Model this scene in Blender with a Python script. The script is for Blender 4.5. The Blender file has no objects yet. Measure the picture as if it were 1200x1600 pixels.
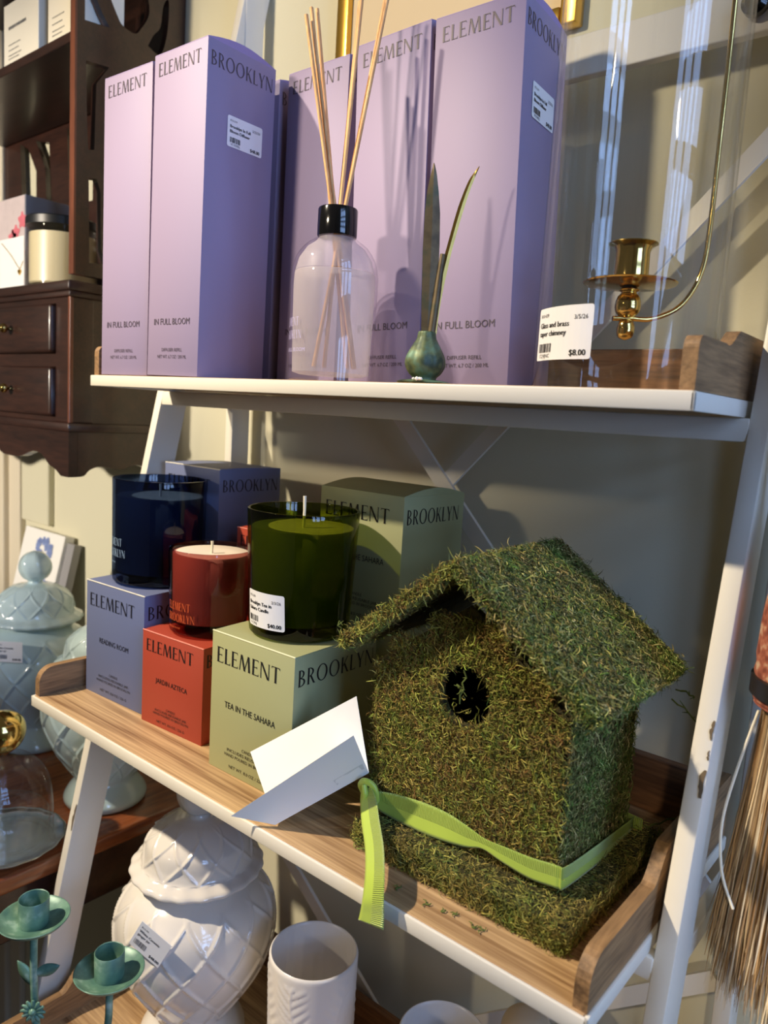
import bpy, bmesh, math, random
import numpy as np
from mathutils import Vector, Matrix
random.seed(7)
rng = np.random.default_rng(11)
PI = math.pi
scene = bpy.context.scene
COL = scene.collection
ZU = 1.40                      # height of the upper shelf board above the floor; builders below use z relative to it

# ------------------------------------------------------------------ camera
def make_camera():
    cd = bpy.data.cameras.new('camera')
    co = bpy.data.objects.new('camera', cd)
    COL.objects.link(co)
    yaw, pitch, roll = 0.6862, 0.1274, 0.0604
    f = Vector((-math.sin(yaw) * math.cos(pitch), math.cos(yaw) * math.cos(pitch), -math.sin(pitch)))
    r = Vector((math.cos(yaw), math.sin(yaw), 0)); u = r.cross(f)
    r2 = r * math.cos(roll) + u * math.sin(roll)
    u2 = u * math.cos(roll) - r * math.sin(roll)
    m = Matrix((r2, u2, -f)).transposed().to_4x4()
    m.translation = Vector((.7517, -.4215, -.0232 + ZU))
    co.matrix_world = m
    cd.sensor_fit = 'VERTICAL'; cd.sensor_height = 36.0
    cd.lens = 36.0 * 1185.35 / 1600.0
    cd.clip_start = 0.02
    cd.dof.use_dof = True; cd.dof.focus_distance = 0.60; cd.dof.aperture_fstop = 8.0
    scene.camera = co
make_camera()
scene.cycles.transparent_max_bounces = 24

# ------------------------------------------------------------------ light
scene.view_settings.view_transform = 'Standard'
scene.view_settings.look = 'None'
scene.view_settings.gamma = 1.0
scene.view_settings.exposure = 0.0
try: scene.view_settings.use_curve_mapping = False
except Exception: pass
w = bpy.data.worlds.new('world'); scene.world = w; w.use_nodes = True
w.node_tree.nodes['Background'].inputs[0].default_value = (1.0, 0.89, 0.72, 1)
w.node_tree.nodes['Background'].inputs[1].default_value = 0.08

def aim(o, loc, target):
    o.location = (loc[0], loc[1], loc[2] + ZU)
    d = Vector(target) - Vector(loc)
    o.rotation_euler = d.to_track_quat('-Z', 'Y').to_euler()
def spot(name, loc, target, energy, color, angle, blend, size):
    l = bpy.data.lights.new(name, 'SPOT'); l.energy = energy; l.color = color
    l.spot_size = math.radians(angle); l.spot_blend = blend; l.shadow_soft_size = size
    o = bpy.data.objects.new(name, l); COL.objects.link(o); aim(o, loc, target); return o
def area(name, loc, target, energy, color, sx, sy):
    l = bpy.data.lights.new(name, 'AREA'); l.shape = 'RECTANGLE'; l.size = sx; l.size_y = sy
    l.energy = energy; l.color = color
    o = bpy.data.objects.new(name, l); COL.objects.link(o); aim(o, loc, target); return o
WARM = (1.0, 0.84, 0.62)
spot('track_spot_upper', (-.35, -2.25, .78), (.08, .06, .36), 250, WARM, 21, .6, .12)
spot('track_spot_lower', (-.62, -1.15, 1.35), (.36, -.03, -.30), 290, (1.0, .85, .64), 32, .6, .03)
spot('track_spot_front', (-.30, -2.35, .42), (.34, .0, -.34), 55, WARM, 11, .6, .06)
spot('track_spot_left', (-.60, -1.9, .34), (-.58, .1, .06), 205, (1.0, .89, .75), 34, .7, .05)
spot('broom_fill_spot', (1.35, -1.8, .55), (.70, .12, -.36), 42, WARM, 9, .6, .04)  # added fill spot, put in to brighten the hanging broom
area('window_daylight', (2.32, -.50, .72), (.5, .0, .45), 72, (.34, .54, 1.0), 1.0, 1.9)

# ------------------------------------------------------------------ materials
def srgb(r, g, b):
    def c(v):
        v /= 255.0
        return v / 12.92 if v <= .04045 else ((v + .055) / 1.055) ** 2.4
    return (c(r), c(g), c(b), 1)
def newmat(name):
    m = bpy.data.materials.new(name); m.use_nodes = True
    return m, m.node_tree.nodes, m.node_tree.links, m.node_tree.nodes['Principled BSDF']
def pmat(name, col, rough=.5, metal=0., spec=.5, noise=0., nscale=40., bump=0., bscale=200., coat=0.):
    m, N, L, b = newmat(name)
    b.inputs['Base Color'].default_value = col
    b.inputs['Roughness'].default_value = rough
    b.inputs['Metallic'].default_value = metal
    b.inputs['Specular IOR Level'].default_value = spec
    b.inputs['Coat Weight'].default_value = coat
    b.inputs['Coat Roughness'].default_value = .05
    tc = N.new('ShaderNodeTexCoord')
    if noise > 0:
        t = N.new('ShaderNodeTexNoise'); t.inputs['Scale'].default_value = nscale; t.inputs['Detail'].default_value = 4
        L.new(tc.outputs['Object'], t.inputs['Vector'])
        mx = N.new('ShaderNodeMix'); mx.data_type = 'RGBA'
        mx.inputs[6].default_value = tuple(c * (1 - noise) for c in col[:3]) + (1,)
        mx.inputs[7].default_value = tuple(min(1, c * (1 + noise)) for c in col[:3]) + (1,)
        L.new(t.outputs['Fac'], mx.inputs[0]); L.new(mx.outputs[2], b.inputs['Base Color'])
    if bump > 0:
        t = N.new('ShaderNodeTexNoise'); t.inputs['Scale'].default_value = bscale; t.inputs['Detail'].default_value = 3
        L.new(tc.outputs['Object'], t.inputs['Vector'])
        bp = N.new('ShaderNodeBump'); bp.inputs['Strength'].default_value = bump; bp.inputs['Distance'].default_value = .001
        L.new(t.outputs['Fac'], bp.inputs['Height']); L.new(bp.outputs[0], b.inputs['Normal'])
    return m
def woodmat(name, dark, light, scale=(4, 60, 60), rough=.5, ring=6., coat=0., knots=None):
    m, N, L, b = newmat(name)
    tc = N.new('ShaderNodeTexCoord'); mp = N.new('ShaderNodeMapping')
    mp.inputs['Scale'].default_value = scale
    L.new(tc.outputs['Object'], mp.inputs['Vector'])
    t = N.new('ShaderNodeTexNoise'); t.inputs['Scale'].default_value = 1.0; t.inputs['Detail'].default_value = 6; t.inputs['Distortion'].default_value = .6
    L.new(mp.outputs[0], t.inputs['Vector'])
    t2 = N.new('ShaderNodeTexNoise'); t2.inputs['Scale'].default_value = ring; t2.inputs['Detail'].default_value = 3
    L.new(mp.outputs[0], t2.inputs['Vector'])
    ad = N.new('ShaderNodeMath'); ad.operation = 'MULTIPLY_ADD'; ad.inputs[1].default_value = .45
    L.new(t2.outputs['Fac'], ad.inputs[0]); 
    ml = N.new('ShaderNodeMath'); ml.operation = 'MULTIPLY'; ml.inputs[1].default_value = .6
    L.new(t.outputs['Fac'], ml.inputs[0]); L.new(ml.outputs[0], ad.inputs[2])
    cr = N.new('ShaderNodeValToRGB')
    cr.color_ramp.elements[0].position = .36; cr.color_ramp.elements[0].color = dark
    cr.color_ramp.elements[1].position = .66; cr.color_ramp.elements[1].color = light
    L.new(ad.outputs[0], cr.inputs[0])
    L.new(cr.outputs[0], b.inputs['Base Color'])
    b.inputs['Roughness'].default_value = rough
    b.inputs['Coat Weight'].default_value = coat; b.inputs['Coat Roughness'].default_value = .15
    bp = N.new('ShaderNodeBump'); bp.inputs['Strength'].default_value = .15; bp.inputs['Distance'].default_value = .0008
    L.new(ad.outputs[0], bp.inputs['Height']); L.new(bp.outputs[0], b.inputs['Normal'])
    return m
def thinglass(name, tint=(1, 1, 1, 1), rough=0., ior=1.5, boost=1.0):
    """a pane thin enough not to bend light: Fresnel mix of clear and mirror"""
    m, N, L, b = newmat(name); N.remove(b)
    out = N['Material Output']
    tr = N.new('ShaderNodeBsdfTransparent'); tr.inputs[0].default_value = tint
    gl = N.new('ShaderNodeBsdfGlossy'); gl.inputs['Roughness'].default_value = rough
    lw = N.new('ShaderNodeLayerWeight'); lw.inputs['Blend'].default_value = .5      # Schlick's reflectance, both faces alike
    pw = N.new('ShaderNodeMath'); pw.operation = 'POWER'; pw.inputs[1].default_value = 5.0
    mx = N.new('ShaderNodeMixShader')
    ml = N.new('ShaderNodeMath'); ml.operation = 'MULTIPLY_ADD'; ml.inputs[1].default_value = .6 * boost; ml.inputs[2].default_value = .035 * boost; ml.use_clamp = True
    L.new(lw.outputs['Facing'], pw.inputs[0]); L.new(pw.outputs[0], ml.inputs[0]); L.new(ml.outputs[0], mx.inputs[0])
    L.new(tr.outputs[0], mx.inputs[1]); L.new(gl.outputs[0], mx.inputs[2]); L.new(mx.outputs[0], out.inputs[0])
    return m
def milky(name, col, clear):
    m, N, L, b = newmat(name); out = N['Material Output']
    b.inputs['Base Color'].default_value = col; b.inputs['Roughness'].default_value = .4
    tl = N.new('ShaderNodeBsdfTranslucent'); tl.inputs[0].default_value = col
    m1 = N.new('ShaderNodeMixShader'); m1.inputs[0].default_value = .45
    L.new(b.outputs[0], m1.inputs[1]); L.new(tl.outputs[0], m1.inputs[2])
    tr = N.new('ShaderNodeBsdfTransparent')
    m2 = N.new('ShaderNodeMixShader'); m2.inputs[0].default_value = clear
    L.new(m1.outputs[0], m2.inputs[1]); L.new(tr.outputs[0], m2.inputs[2]); L.new(m2.outputs[0], out.inputs[0])
    return m
M = {}
M['wall'] = pmat('painted_plaster', srgb(216, 211, 184), .8, noise=.03, nscale=3, bump=.12, bscale=350)
M['trim'] = pmat('cream_trim', srgb(225, 214, 190), .5)
M['floor'] = woodmat('floor_boards', srgb(70, 48, 32), srgb(110, 78, 52), (3, 20, 20))
M['ceil'] = pmat('ceiling_paint', srgb(225, 222, 212), .9)
M['white'] = pmat('white_enamel', srgb(226, 220, 206), .38, bump=.08, bscale=120)
M['chip'] = pmat('bare_rusty_metal', srgb(104, 88, 66), .8, noise=.3, nscale=400)
M['wood'] = woodmat('oiled_pine', srgb(128, 94, 62), srgb(204, 170, 126), (4, 130, 130), .5, 3.0)
M['railwood'] = woodmat('weathered_rail_wood', srgb(96, 72, 48), srgb(160, 124, 84), (60, 6, 70), .6)
M['backwood'] = woodmat('dark_oiled_board', srgb(84, 54, 34), srgb(140, 96, 60), (5, 60, 60), .55)
M['mahog'] = woodmat('dark_mahogany', srgb(36, 19, 15), srgb(60, 34, 25), (5, 40, 40), .35, coat=.35)
M['mahogedge'] = woodmat('mahogany_edge', srgb(80, 42, 28), srgb(120, 68, 46), (30, 30, 5), .4, coat=.3)
M['table'] = woodmat('red_brown_tabletop', srgb(96, 48, 24), srgb(150, 84, 46), (30, 4, 30), .25, coat=.6)
M['lav'] = pmat('lavender_card', srgb(142, 129, 160), .6)
M['lavin'] = pmat('lavender_flap', srgb(150, 132, 178), .6)
M['blue'] = pmat('slate_blue_card', srgb(104, 114, 150), .55)
M['red'] = pmat('brick_red_card', srgb(166, 64, 44), .55)
M['green'] = pmat('sage_green_card', srgb(160, 162, 118), .55)
M['edge'] = pmat('worn_card_edge', srgb(225, 220, 205), .6)
M['rededge'] = pmat('worn_red_edge', srgb(222, 130, 112), .6)
M['greenedge'] = pmat('worn_green_edge', srgb(222, 220, 180), .6)
M['ink'] = pmat('dark_ink', srgb(74, 64, 76), .5)
M['inkblack'] = pmat('black_ink', srgb(22, 20, 22), .5)
M['inkgrey'] = pmat('grey_ink', srgb(70, 70, 76), .6)
M['label'] = pmat('white_sticker', srgb(232, 232, 236), .45)
M['inkorange'] = pmat('orange_print', srgb(214, 96, 48), .5)
M['inkpale'] = pmat('pale_blue_print', srgb(150, 176, 205), .5)
M['inklilac'] = pmat('lilac_print', srgb(176, 170, 214), .5)
M['black'] = pmat('glossy_black_plastic', srgb(10, 10, 12), .12, spec=.6)
M['blacksatin'] = pmat('satin_black', srgb(22, 25, 30), .35)
M['reed'] = woodmat('rattan_reed', srgb(190, 132, 78), srgb(232, 184, 124), (300, 300, 15), .6)
M['glass'] = thinglass('clear_glass', (.985, .99, .985, 1))
M['frost'] = thinglass('bottle_glass', (.97, .965, .98, 1), 0, 1.5)
M['liquid'] = milky('milky_diffuser_oil', srgb(224, 218, 220), .56)
M['brass'] = pmat('polished_brass', srgb(214, 184, 112), .12, 1.0)
M['brassdull'] = pmat('aged_brass', srgb(150, 124, 66), .3, 1.0, noise=.25, nscale=90)
M['gold'] = pmat('gold_leaf_frame', srgb(216, 172, 78), .28, .9)
M['canvas'] = pmat('cream_canvas', srgb(222, 202, 164), .85, noise=.05, nscale=8)
M['verdi'] = None
M['cream'] = pmat('cream_card', srgb(240, 232, 212), .6)
M['paper'] = pmat('white_paper', srgb(244, 242, 236), .7)
M['tape'] = thinglass('clear_tape', (.86, .87, .88, 1), .25)
M['wax'] = pmat('white_wax', srgb(240, 226, 208), .5)
M['waxcream'] = pmat('cream_wax', srgb(232, 216, 176), .35, coat=.6)
M['wick'] = pmat('cotton_wick', srgb(236, 228, 205), .8)
M['celadon'] = pmat('pale_blue_glaze', srgb(190, 212, 216), .12, spec=.6, coat=.5, noise=.06, nscale=20)
M['whiteglaze'] = pmat('white_glaze', srgb(228, 222, 214), .13, spec=.6, coat=.4)
M['mugglaze'] = pmat('white_satin_glaze', srgb(224, 220, 218), .28)
M['beige'] = pmat('beige_stoneware', srgb(190, 170, 142), .6)
M['bristle'] = None
M['leather'] = pmat('black_leather', srgb(32, 28, 26), .4)
M['grey'] = pmat('grey_card', srgb(150, 148, 150), .6)
M['silver'] = pmat('silvered_glass', srgb(190, 190, 188), .1, .9)
M['dark'] = pmat('dark_inside', srgb(30, 24, 14), .9)
M['shadowboard'] = pmat('dark_brown_board', srgb(58, 44, 34), .6)
M['leafprint'] = pmat('leaf_green_print', srgb(128, 140, 78), .7)
M['hydrangea'] = pmat('hydrangea_blue_print', srgb(132, 150, 200), .7, noise=.25, nscale=120)
M['pinkprint'] = pmat('pink_flower_print', srgb(214, 110, 122), .7, noise=.35, nscale=30)
M['greyprint'] = pmat('grey_flower_print', srgb(206, 190, 188), .7, noise=.2, nscale=40)

def layered(name, c1, c2, c3, scale, rough, metal=0., p=(.38, .52, .66)):
    m, N, L, b = newmat(name)
    tc = N.new('ShaderNodeTexCoord')
    t = N.new('ShaderNodeTexNoise'); t.inputs['Scale'].default_value = scale; t.inputs['Detail'].default_value = 6
    L.new(tc.outputs['Object'], t.inputs['Vector'])
    cr = N.new('ShaderNodeValToRGB'); e = cr.color_ramp.elements
    e[0].position = p[0]; e[0].color = c1; e[1].position = p[2]; e[1].color = c3
    k = e.new(p[1]); k.color = c2
    L.new(t.outputs['Fac'], cr.inputs[0]); L.new(cr.outputs[0], b.inputs['Base Color'])
    b.inputs['Roughness'].default_value = rough; b.inputs['Metallic'].default_value = metal
    bp = N.new('ShaderNodeBump'); bp.inputs['Strength'].default_value = .35; bp.inputs['Distance'].default_value = .0008
    L.new(t.outputs['Fac'], bp.inputs['Height']); L.new(bp.outputs[0], b.inputs['Normal'])
    return m
M['verdi'] = layered('verdigris_bronze', srgb(46, 66, 52), srgb(92, 104, 70), srgb(96, 128, 108), 90, .5, .3)
M['stalk'] = layered('bronze_leaf', srgb(76, 64, 44), srgb(100, 86, 60), srgb(68, 74, 54), 60, .5, .4)
M['teal'] = layered('brushed_teal_paint', srgb(84, 122, 108), srgb(108, 146, 126), srgb(168, 194, 178), 60, .4, .1, (.42, .58, .74))
M['band'] = layered('rust_woven_band', srgb(120, 60, 44), srgb(160, 92, 68), srgb(190, 160, 130), 160, .8)

def colattr(name, rough=.85, trans=0.):
    m, N, L, b = newmat(name)
    a = N.new('ShaderNodeVertexColor'); a.layer_name = 'Col'
    L.new(a.outputs[0], b.inputs['Base Color']); b.inputs['Roughness'].default_value = rough
    b.inputs['Specular IOR Level'].default_value = .25
    return m
M['moss'] = colattr('dried_moss')
M['bristle'] = colattr('straw_fibre', .7)
M['mossbase'] = layered('moss_mat', srgb(40, 36, 16), srgb(66, 62, 26), srgb(84, 72, 34), 240, .95)

def ribbonmat():
    m, N, L, b = newmat('lime_grosgrain')
    b.inputs['Base Color'].default_value = srgb(172, 196, 74); b.inputs['Roughness'].default_value = .36
    uv = N.new('ShaderNodeUVMap'); sp = N.new('ShaderNodeSeparateXYZ'); L.new(uv.outputs[0], sp.inputs[0])
    ml = N.new('ShaderNodeMath'); ml.operation = 'MULTIPLY'; ml.inputs[1].default_value = 2 * PI / .0012
    L.new(sp.outputs[0], ml.inputs[0])
    sn = N.new('ShaderNodeMath'); sn.operation = 'SINE'; L.new(ml.outputs[0], sn.inputs[0])
    gt = N.new('ShaderNodeMath'); gt.operation = 'LESS_THAN'; gt.inputs[1].default_value = .52; L.new(sp.outputs[1], gt.inputs[0])   # one half ribbed, one half satin
    mm = N.new('ShaderNodeMath'); mm.operation = 'MULTIPLY'; L.new(sn.outputs[0], mm.inputs[0]); L.new(gt.outputs[0], mm.inputs[1])
    bp = N.new('ShaderNodeBump'); bp.inputs['Strength'].default_value = .8; bp.inputs['Distance'].default_value = .0005
    L.new(mm.outputs[0], bp.inputs['Height']); L.new(bp.outputs[0], b.inputs['Normal'])
    b.inputs['Sheen Weight'].default_value = .3
    return m
M['ribbon'] = ribbonmat()
def drinkglass(name, tint, rough=0.):
    return thinglass(name, tint, rough, 1.5)
M['gblue'] = thinglass('blue_candle_glass', srgb(128, 146, 178))
M['gred'] = thinglass('red_candle_glass', srgb(214, 172, 168))
M['ggreen'] = thinglass('green_candle_glass', srgb(168, 176, 92))

# ------------------------------------------------------------------ mesh helpers
class MB:
    def __init__(s): s.v = []; s.f = []; s.m = []
    def add(s, vs, fs, mi=0):
        n = len(s.v); s.v += [tuple(map(float, p)) for p in vs]
        s.f += [tuple(i + n for i in f) for f in fs]; s.m += [mi] * len(fs); return s
    def box(s, x0, x1, y0, y1, z0, z1, mi=0):
        return s.add([(x0, y0, z0), (x1, y0, z0), (x1, y1, z0), (x0, y1, z0), (x0, y0, z1), (x1, y0, z1), (x1, y1, z1), (x0, y1, z1)],
                     [(0, 3, 2, 1), (4, 5, 6, 7), (0, 1, 5, 4), (1, 2, 6, 5), (2, 3, 7, 6), (3, 0, 4, 7)], mi)
    def rbox(s, x0, x1, y0, y1, z0, z1, r=.0015, seg=2, mi=0):
        bm = bmesh.new(); bmesh.ops.create_cube(bm, size=1)
        for v in bm.verts:
            v.co = Vector(((x0 + x1) / 2 + v.co.x * (x1 - x0), (y0 + y1) / 2 + v.co.y * (y1 - y0), (z0 + z1) / 2 + v.co.z * (z1 - z0)))
        bmesh.ops.bevel(bm, geom=bm.edges[:], offset=r, segments=seg, profile=.5, affect='EDGES')
        s.bm(bm, mi); return s
    def bm(s, bm, mi=0):
        bm.verts.index_update()
        s.add([v.co[:] for v in bm.verts], [[v.index for v in f.verts] for f in bm.faces], mi); bm.free(); return s
    def bar(s, a, b, w, d, up=(0, 0, 1), mi=0):
        """square bar from a to b"""
        a, b = Vector(a), Vector(b); t = (b - a).normalized(); x = t.cross(Vector(up)).normalized(); y = x.cross(t)
        vs = []
        for p in (a, b):
            for sx, sy in ((-1, -1), (1, -1), (1, 1), (-1, 1)): vs.append(p + x * sx * w / 2 + y * sy * d / 2)
        return s.add(vs, [(0, 1, 2, 3), (7, 6, 5, 4), (0, 4, 5, 1), (1, 5, 6, 2), (2, 6, 7, 3), (3, 7, 4, 0)], mi)
    def tube(s, pts, rad, n=12, mi=0, caps=True, flat=1.0):
        pts = [Vector(p) for p in pts]; R = rad if hasattr(rad, '__len__') else [rad] * len(pts)
        vs = []; x = None
        for i, p in enumerate(pts):
            t = (pts[min(i + 1, len(pts) - 1)] - pts[max(i - 1, 0)]).normalized()
            if x is None:
                a = Vector((0, 0, 1)) if abs(t.z) < .9 else Vector((1, 0, 0)); x = t.cross(a).normalized()
            x = (x - t * x.dot(t)).normalized(); y = t.cross(x)
            for k in range(n):
                a = 2 * PI * k / n; vs.append(p + (x * math.cos(a) + y * math.sin(a) * flat) * R[i])
        fs = [(i * n + k, i * n + (k + 1) % n, (i + 1) * n + (k + 1) % n, (i + 1) * n + k) for i in range(len(pts) - 1) for k in range(n)]
        if caps: fs += [tuple(reversed(range(n))), tuple(range((len(pts) - 1) * n, len(pts) * n))]
        return s.add(vs, fs, mi)
    def lathe(s, prof, n=64, c=(0, 0, 0), mi=0, disp=None, capb=True, capt=True):
        """prof: list of (r, z); disp(theta, i, r, z) -> extra radius"""
        vs = []
        for i, (r, z) in enumerate(prof):
            for k in range(n):
                a = 2 * PI * k / n; rr = r + (disp(a, i, r, z) if disp else 0)
                vs.append((c[0] + rr * math.cos(a), c[1] + rr * math.sin(a), c[2] + z))
        m = len(prof)
        fs = [(i * n + k, i * n + (k + 1) % n, (i + 1) * n + (k + 1) % n, (i + 1) * n + k) for i in range(m - 1) for k in range(n)]
        if capb: fs.append(tuple(reversed(range(n))))
        if capt: fs.append(tuple(range((m - 1) * n, m * n)))
        return s.add(vs, fs, mi)
    def prism(s, poly, axis, lo, hi, mi=0):
        """polygon of 2-D points extruded along axis ('x': pts are (y,z); 'y': (x,z); 'z': (x,y))"""
        n = len(poly)
        def P(p, t): return (t, p[0], p[1]) if axis == 'x' else ((p[0], t, p[1]) if axis == 'y' else (p[0], p[1], t))
        vs = [P(p, lo) for p in poly] + [P(p, hi) for p in poly]
        return s.add(vs, [tuple(range(n)), tuple(range(2 * n - 1, n - 1, -1))] + [(i, i + n, (i + 1) % n + n, (i + 1) % n) for i in range(n)], mi)
    def xf(s, mat, start=0):
        for i in range(start, len(s.v)): s.v[i] = tuple(mat @ Vector(s.v[i]))
        return s
    def build(s, name, mats, parent=None, loc=None, smooth=None):
        me = bpy.data.meshes.new(name); me.from_pydata(s.v, [], s.f)
        mats = mats if isinstance(mats, (list, tuple)) else [mats]
        for m in mats: me.materials.append(m)
        if len(mats) > 1: me.polygons.foreach_set('material_index', s.m)
        bm = bmesh.new(); bm.from_mesh(me); bmesh.ops.recalc_face_normals(bm, faces=bm.faces); bm.to_mesh(me); bm.free()
        if smooth is not None:
            me.polygons.foreach_set('use_smooth', [True] * len(me.polygons))
            me.set_sharp_from_angle(angle=math.radians(smooth))
        me.update()
        o = bpy.data.objects.new(name, me); COL.objects.link(o)
        if parent is not None: o.parent = parent
        elif loc is not None: o.location = (loc[0], loc[1], loc[2] + ZU)
        else: o.location = (0, 0, ZU)
        return o
def prof_smooth(pts, n=6):
    """Catmull-Rom through (r, z) points"""
    out = []
    P = [pts[0]] + list(pts) + [pts[-1]]
    for i in range(1, len(P) - 2):
        p0, p1, p2, p3 = P[i - 1], P[i], P[i + 1], P[i + 2]
        for k in range(n):
            t = k / n
            out.append(tuple(.5 * ((2 * p1[j]) + (-p0[j] + p2[j]) * t + (2 * p0[j] - 5 * p1[j] + 4 * p2[j] - p3[j]) * t * t + (-p0[j] + 3 * p1[j] - 3 * p2[j] + p3[j]) * t ** 3) for j in range(len(p1))))
    out.append(tuple(pts[-1])); return out
def curve3(pts, n=8): return prof_smooth(pts, n)

def thing(name, label, cat, loc=(0, 0, 0), rot=(0, 0, 0), group=None):
    o = bpy.data.objects.new(name, None); COL.objects.link(o); o.empty_display_size = .02
    o.location = (loc[0], loc[1], loc[2] + ZU); o.rotation_euler = rot
    o['label'] = label; o['category'] = cat
    if group: o['group'] = group
    return o
def tag(o, label, cat, group=None):
    o['label'] = label; o['category'] = cat
    if group: o['group'] = group
    return o
def struct(o): o['kind'] = 'structure'; return o

# ---- lettering: the flared-serif capitals are drawn here, the sans comes from Blender's own font
def _ring(cx, cy, rx, ry, ix, iy, a0=0., a1=2 * PI, n=28, sx=0.):
    out = []
    for k in range(n):
        t0 = a0 + (a1 - a0) * k / n; t1 = a0 + (a1 - a0) * (k + 1) / n
        out.append([(cx + ix * math.cos(t0), cy + iy * math.sin(t0)), (cx + rx * math.cos(t0), cy + ry * math.sin(t0)),
                    (cx + rx * math.cos(t1), cy + ry * math.sin(t1)), (cx + ix * math.cos(t1), cy + iy * math.sin(t1))])
    return out
def _q(x0, y0, x1, y1, w): return [[(x0 - w / 2, y0), (x0 + w / 2, y0), (x1 + w / 2, y1), (x1 - w / 2, y1)]]
def _stem(x, w=.12):
    f = .025
    return [[(x - f, 0), (x + w + f, 0), (x + w, .05), (x + w, .95), (x + w + f, 1), (x - f, 1), (x, .95), (x, .05)]]
GL = {
 'E': (.52, _stem(.05) + [[(.15, .955), (.44, .955), (.48, .84), (.48, 1), (.15, 1)], [(.15, .49), (.36, .49), (.39, .41), (.39, .62), (.36, .535), (.15, .535)], [(.15, 0), (.5, 0), (.52, .17), (.46, .045), (.15, .045)]]),
 'L': (.46, _stem(.05) + [[(.15, 0), (.44, 0), (.47, .19), (.4, .045), (.15, .045)]]),
 'M': (.9, _q(.06, 0, .16, 1, .045) + _q(.19, 1, .45, 0, .12) + _q(.42, 0, .70, 1, .045) + _q(.72, 1, .80, 0, .125) + [[(0, 0), (.12, 0), (.07, .04)], [(.7, 0), (.9, 0), (.8, .05)]]),
 'N': (.76, _q(.08, 0, .08, 1, .045) + _q(.1, 1, .62, 0, .125) + _q(.66, 0, .66, 1, .045) + [[(.02, 0), (.15, 0), (.08, .04)], [(.59, 1), (.73, 1), (.66, .96)], [(.01, 1), (.15, 1), (.1, .9)]]),
 'T': (.6, _stem(.25) + [[(.02, .955), (.58, .955), (.58, 1), (.02, 1)], [(.02, 1), (-.02, .82), (.06, .955)], [(.58, 1), (.62, .82), (.54, .955)]]),
 'B': (.56, _stem(.05) + _ring(.15, .75, .30, .25, .19, .205, -PI / 2, PI / 2, 14) + _ring(.15, .26, .37, .26, .25, .215, -PI / 2, PI / 2, 14)),
 'R': (.62, _stem(.05) + _ring(.15, .735, .34, .265, .22, .22, -PI / 2, PI / 2, 14) + _q(.27, .5, .54, 0, .13) + [[(.46, 0), (.66, 0), (.56, .05)]]),
 'O': (.86, _ring(.42, .5, .41, .52, .285, .47)),
 'K': (.64, _stem(.05) + _q(.17, .42, .5, 1, .06) + _q(.27, .58, .55, 0, .13) + [[(.42, 1), (.6, 1), (.5, .96)], [(.47, 0), (.67, 0), (.57, .05)]]),
 'Y': (.64, [[(.25, 0), (.41, 0), (.39, .05), (.39, .46), (.27, .46), (.27, .05)]] + _q(.33, .42, .09, 1, .13) + _q(.34, .42, .56, 1, .055) + [[(.0, 1), (.2, 1), (.1, .95)], [(.49, 1), (.65, 1), (.56, .95)]]),
 ' ': (.3, []),
}
def logo(text, w, h, x, y):
    """polygons of the word in a box w by h, lower left corner at x, y"""
    adv = sum(GL[c][0] + .09 for c in text) - .09; out = []; cx = 0
    for c in text:
        for p in GL[c][1]: out.append([(x + (cx + q[0]) / adv * w, y + q[1] * h) for q in p])
        cx += GL[c][0] + .09
    return out
_cache = {}
def sans(text, h, x=0, y=0, align='l', w=None, bold=False):
    """polygons of a line of sans text; h = cap height"""
    if text not in _cache:
        cu = bpy.data.curves.new('t', 'FONT'); cu.body = text; cu.size = 1; cu.resolution_u = 2
        ob = bpy.data.objects.new('t', cu); COL.objects.link(ob)
        dg = bpy.context.evaluated_depsgraph_get(); dg.update()
        me = bpy.data.meshes.new_from_object(ob.evaluated_get(dg))
        vs = [v.co[:2] for v in me.vertices]; fs = [[vs[i] for i in p.vertices] for p in me.polygons]
        bpy.data.objects.remove(ob); bpy.data.curves.remove(cu); bpy.data.meshes.remove(me)
        _cache[text] = (fs, max(v[0] for v in vs), min(v[0] for v in vs))
    fs, mx, mn = _cache[text]; s = h / .70; sx = s
    if w: sx = w / (mx - mn)
    W = (mx - mn) * sx
    ox = {'l': 0, 'c': -W / 2, 'r': -W}[align]
    out = [[(x + ox + (p[0] - mn) * sx, y + p[1] * s) for p in f] for f in fs]
    if bold: out += [[(p[0] + h * .09, p[1]) for p in f] for f in out]
    return out
def bars(x, y, w, h, n, seed):
    r = random.Random(seed); out = []; cx = x
    while cx < x + w:
        b = r.choice([.2, .4, .6]) * w / n; out.append([(cx, y), (min(cx + b, x + w), y), (min(cx + b, x + w), y + h), (cx, y + h)])
        cx += b + r.choice([.25, .4, .6]) * w / n
    return out
def printed(name, polys, place, mats, parent):
    mb = MB()
    for p in polys: mb.add([place(*q) for q in p], [tuple(range(len(p)))])
    me = bpy.data.meshes.new(name); me.from_pydata(mb.v, [], mb.f); me.materials.append(mats)
    o = bpy.data.objects.new(name, me); COL.objects.link(o); o.parent = parent; return o
def rrect(w, h, r, n=5):
    out = []
    for cx, cy, a in ((w - r, h - r, 0), (r, h - r, PI / 2), (r, r, PI), (w - r, r, 1.5 * PI)):
        for k in range(n + 1):
            t = a + PI / 2 * k / n; out.append((cx + r * math.cos(t), cy + r * math.sin(t)))
    return out
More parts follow.
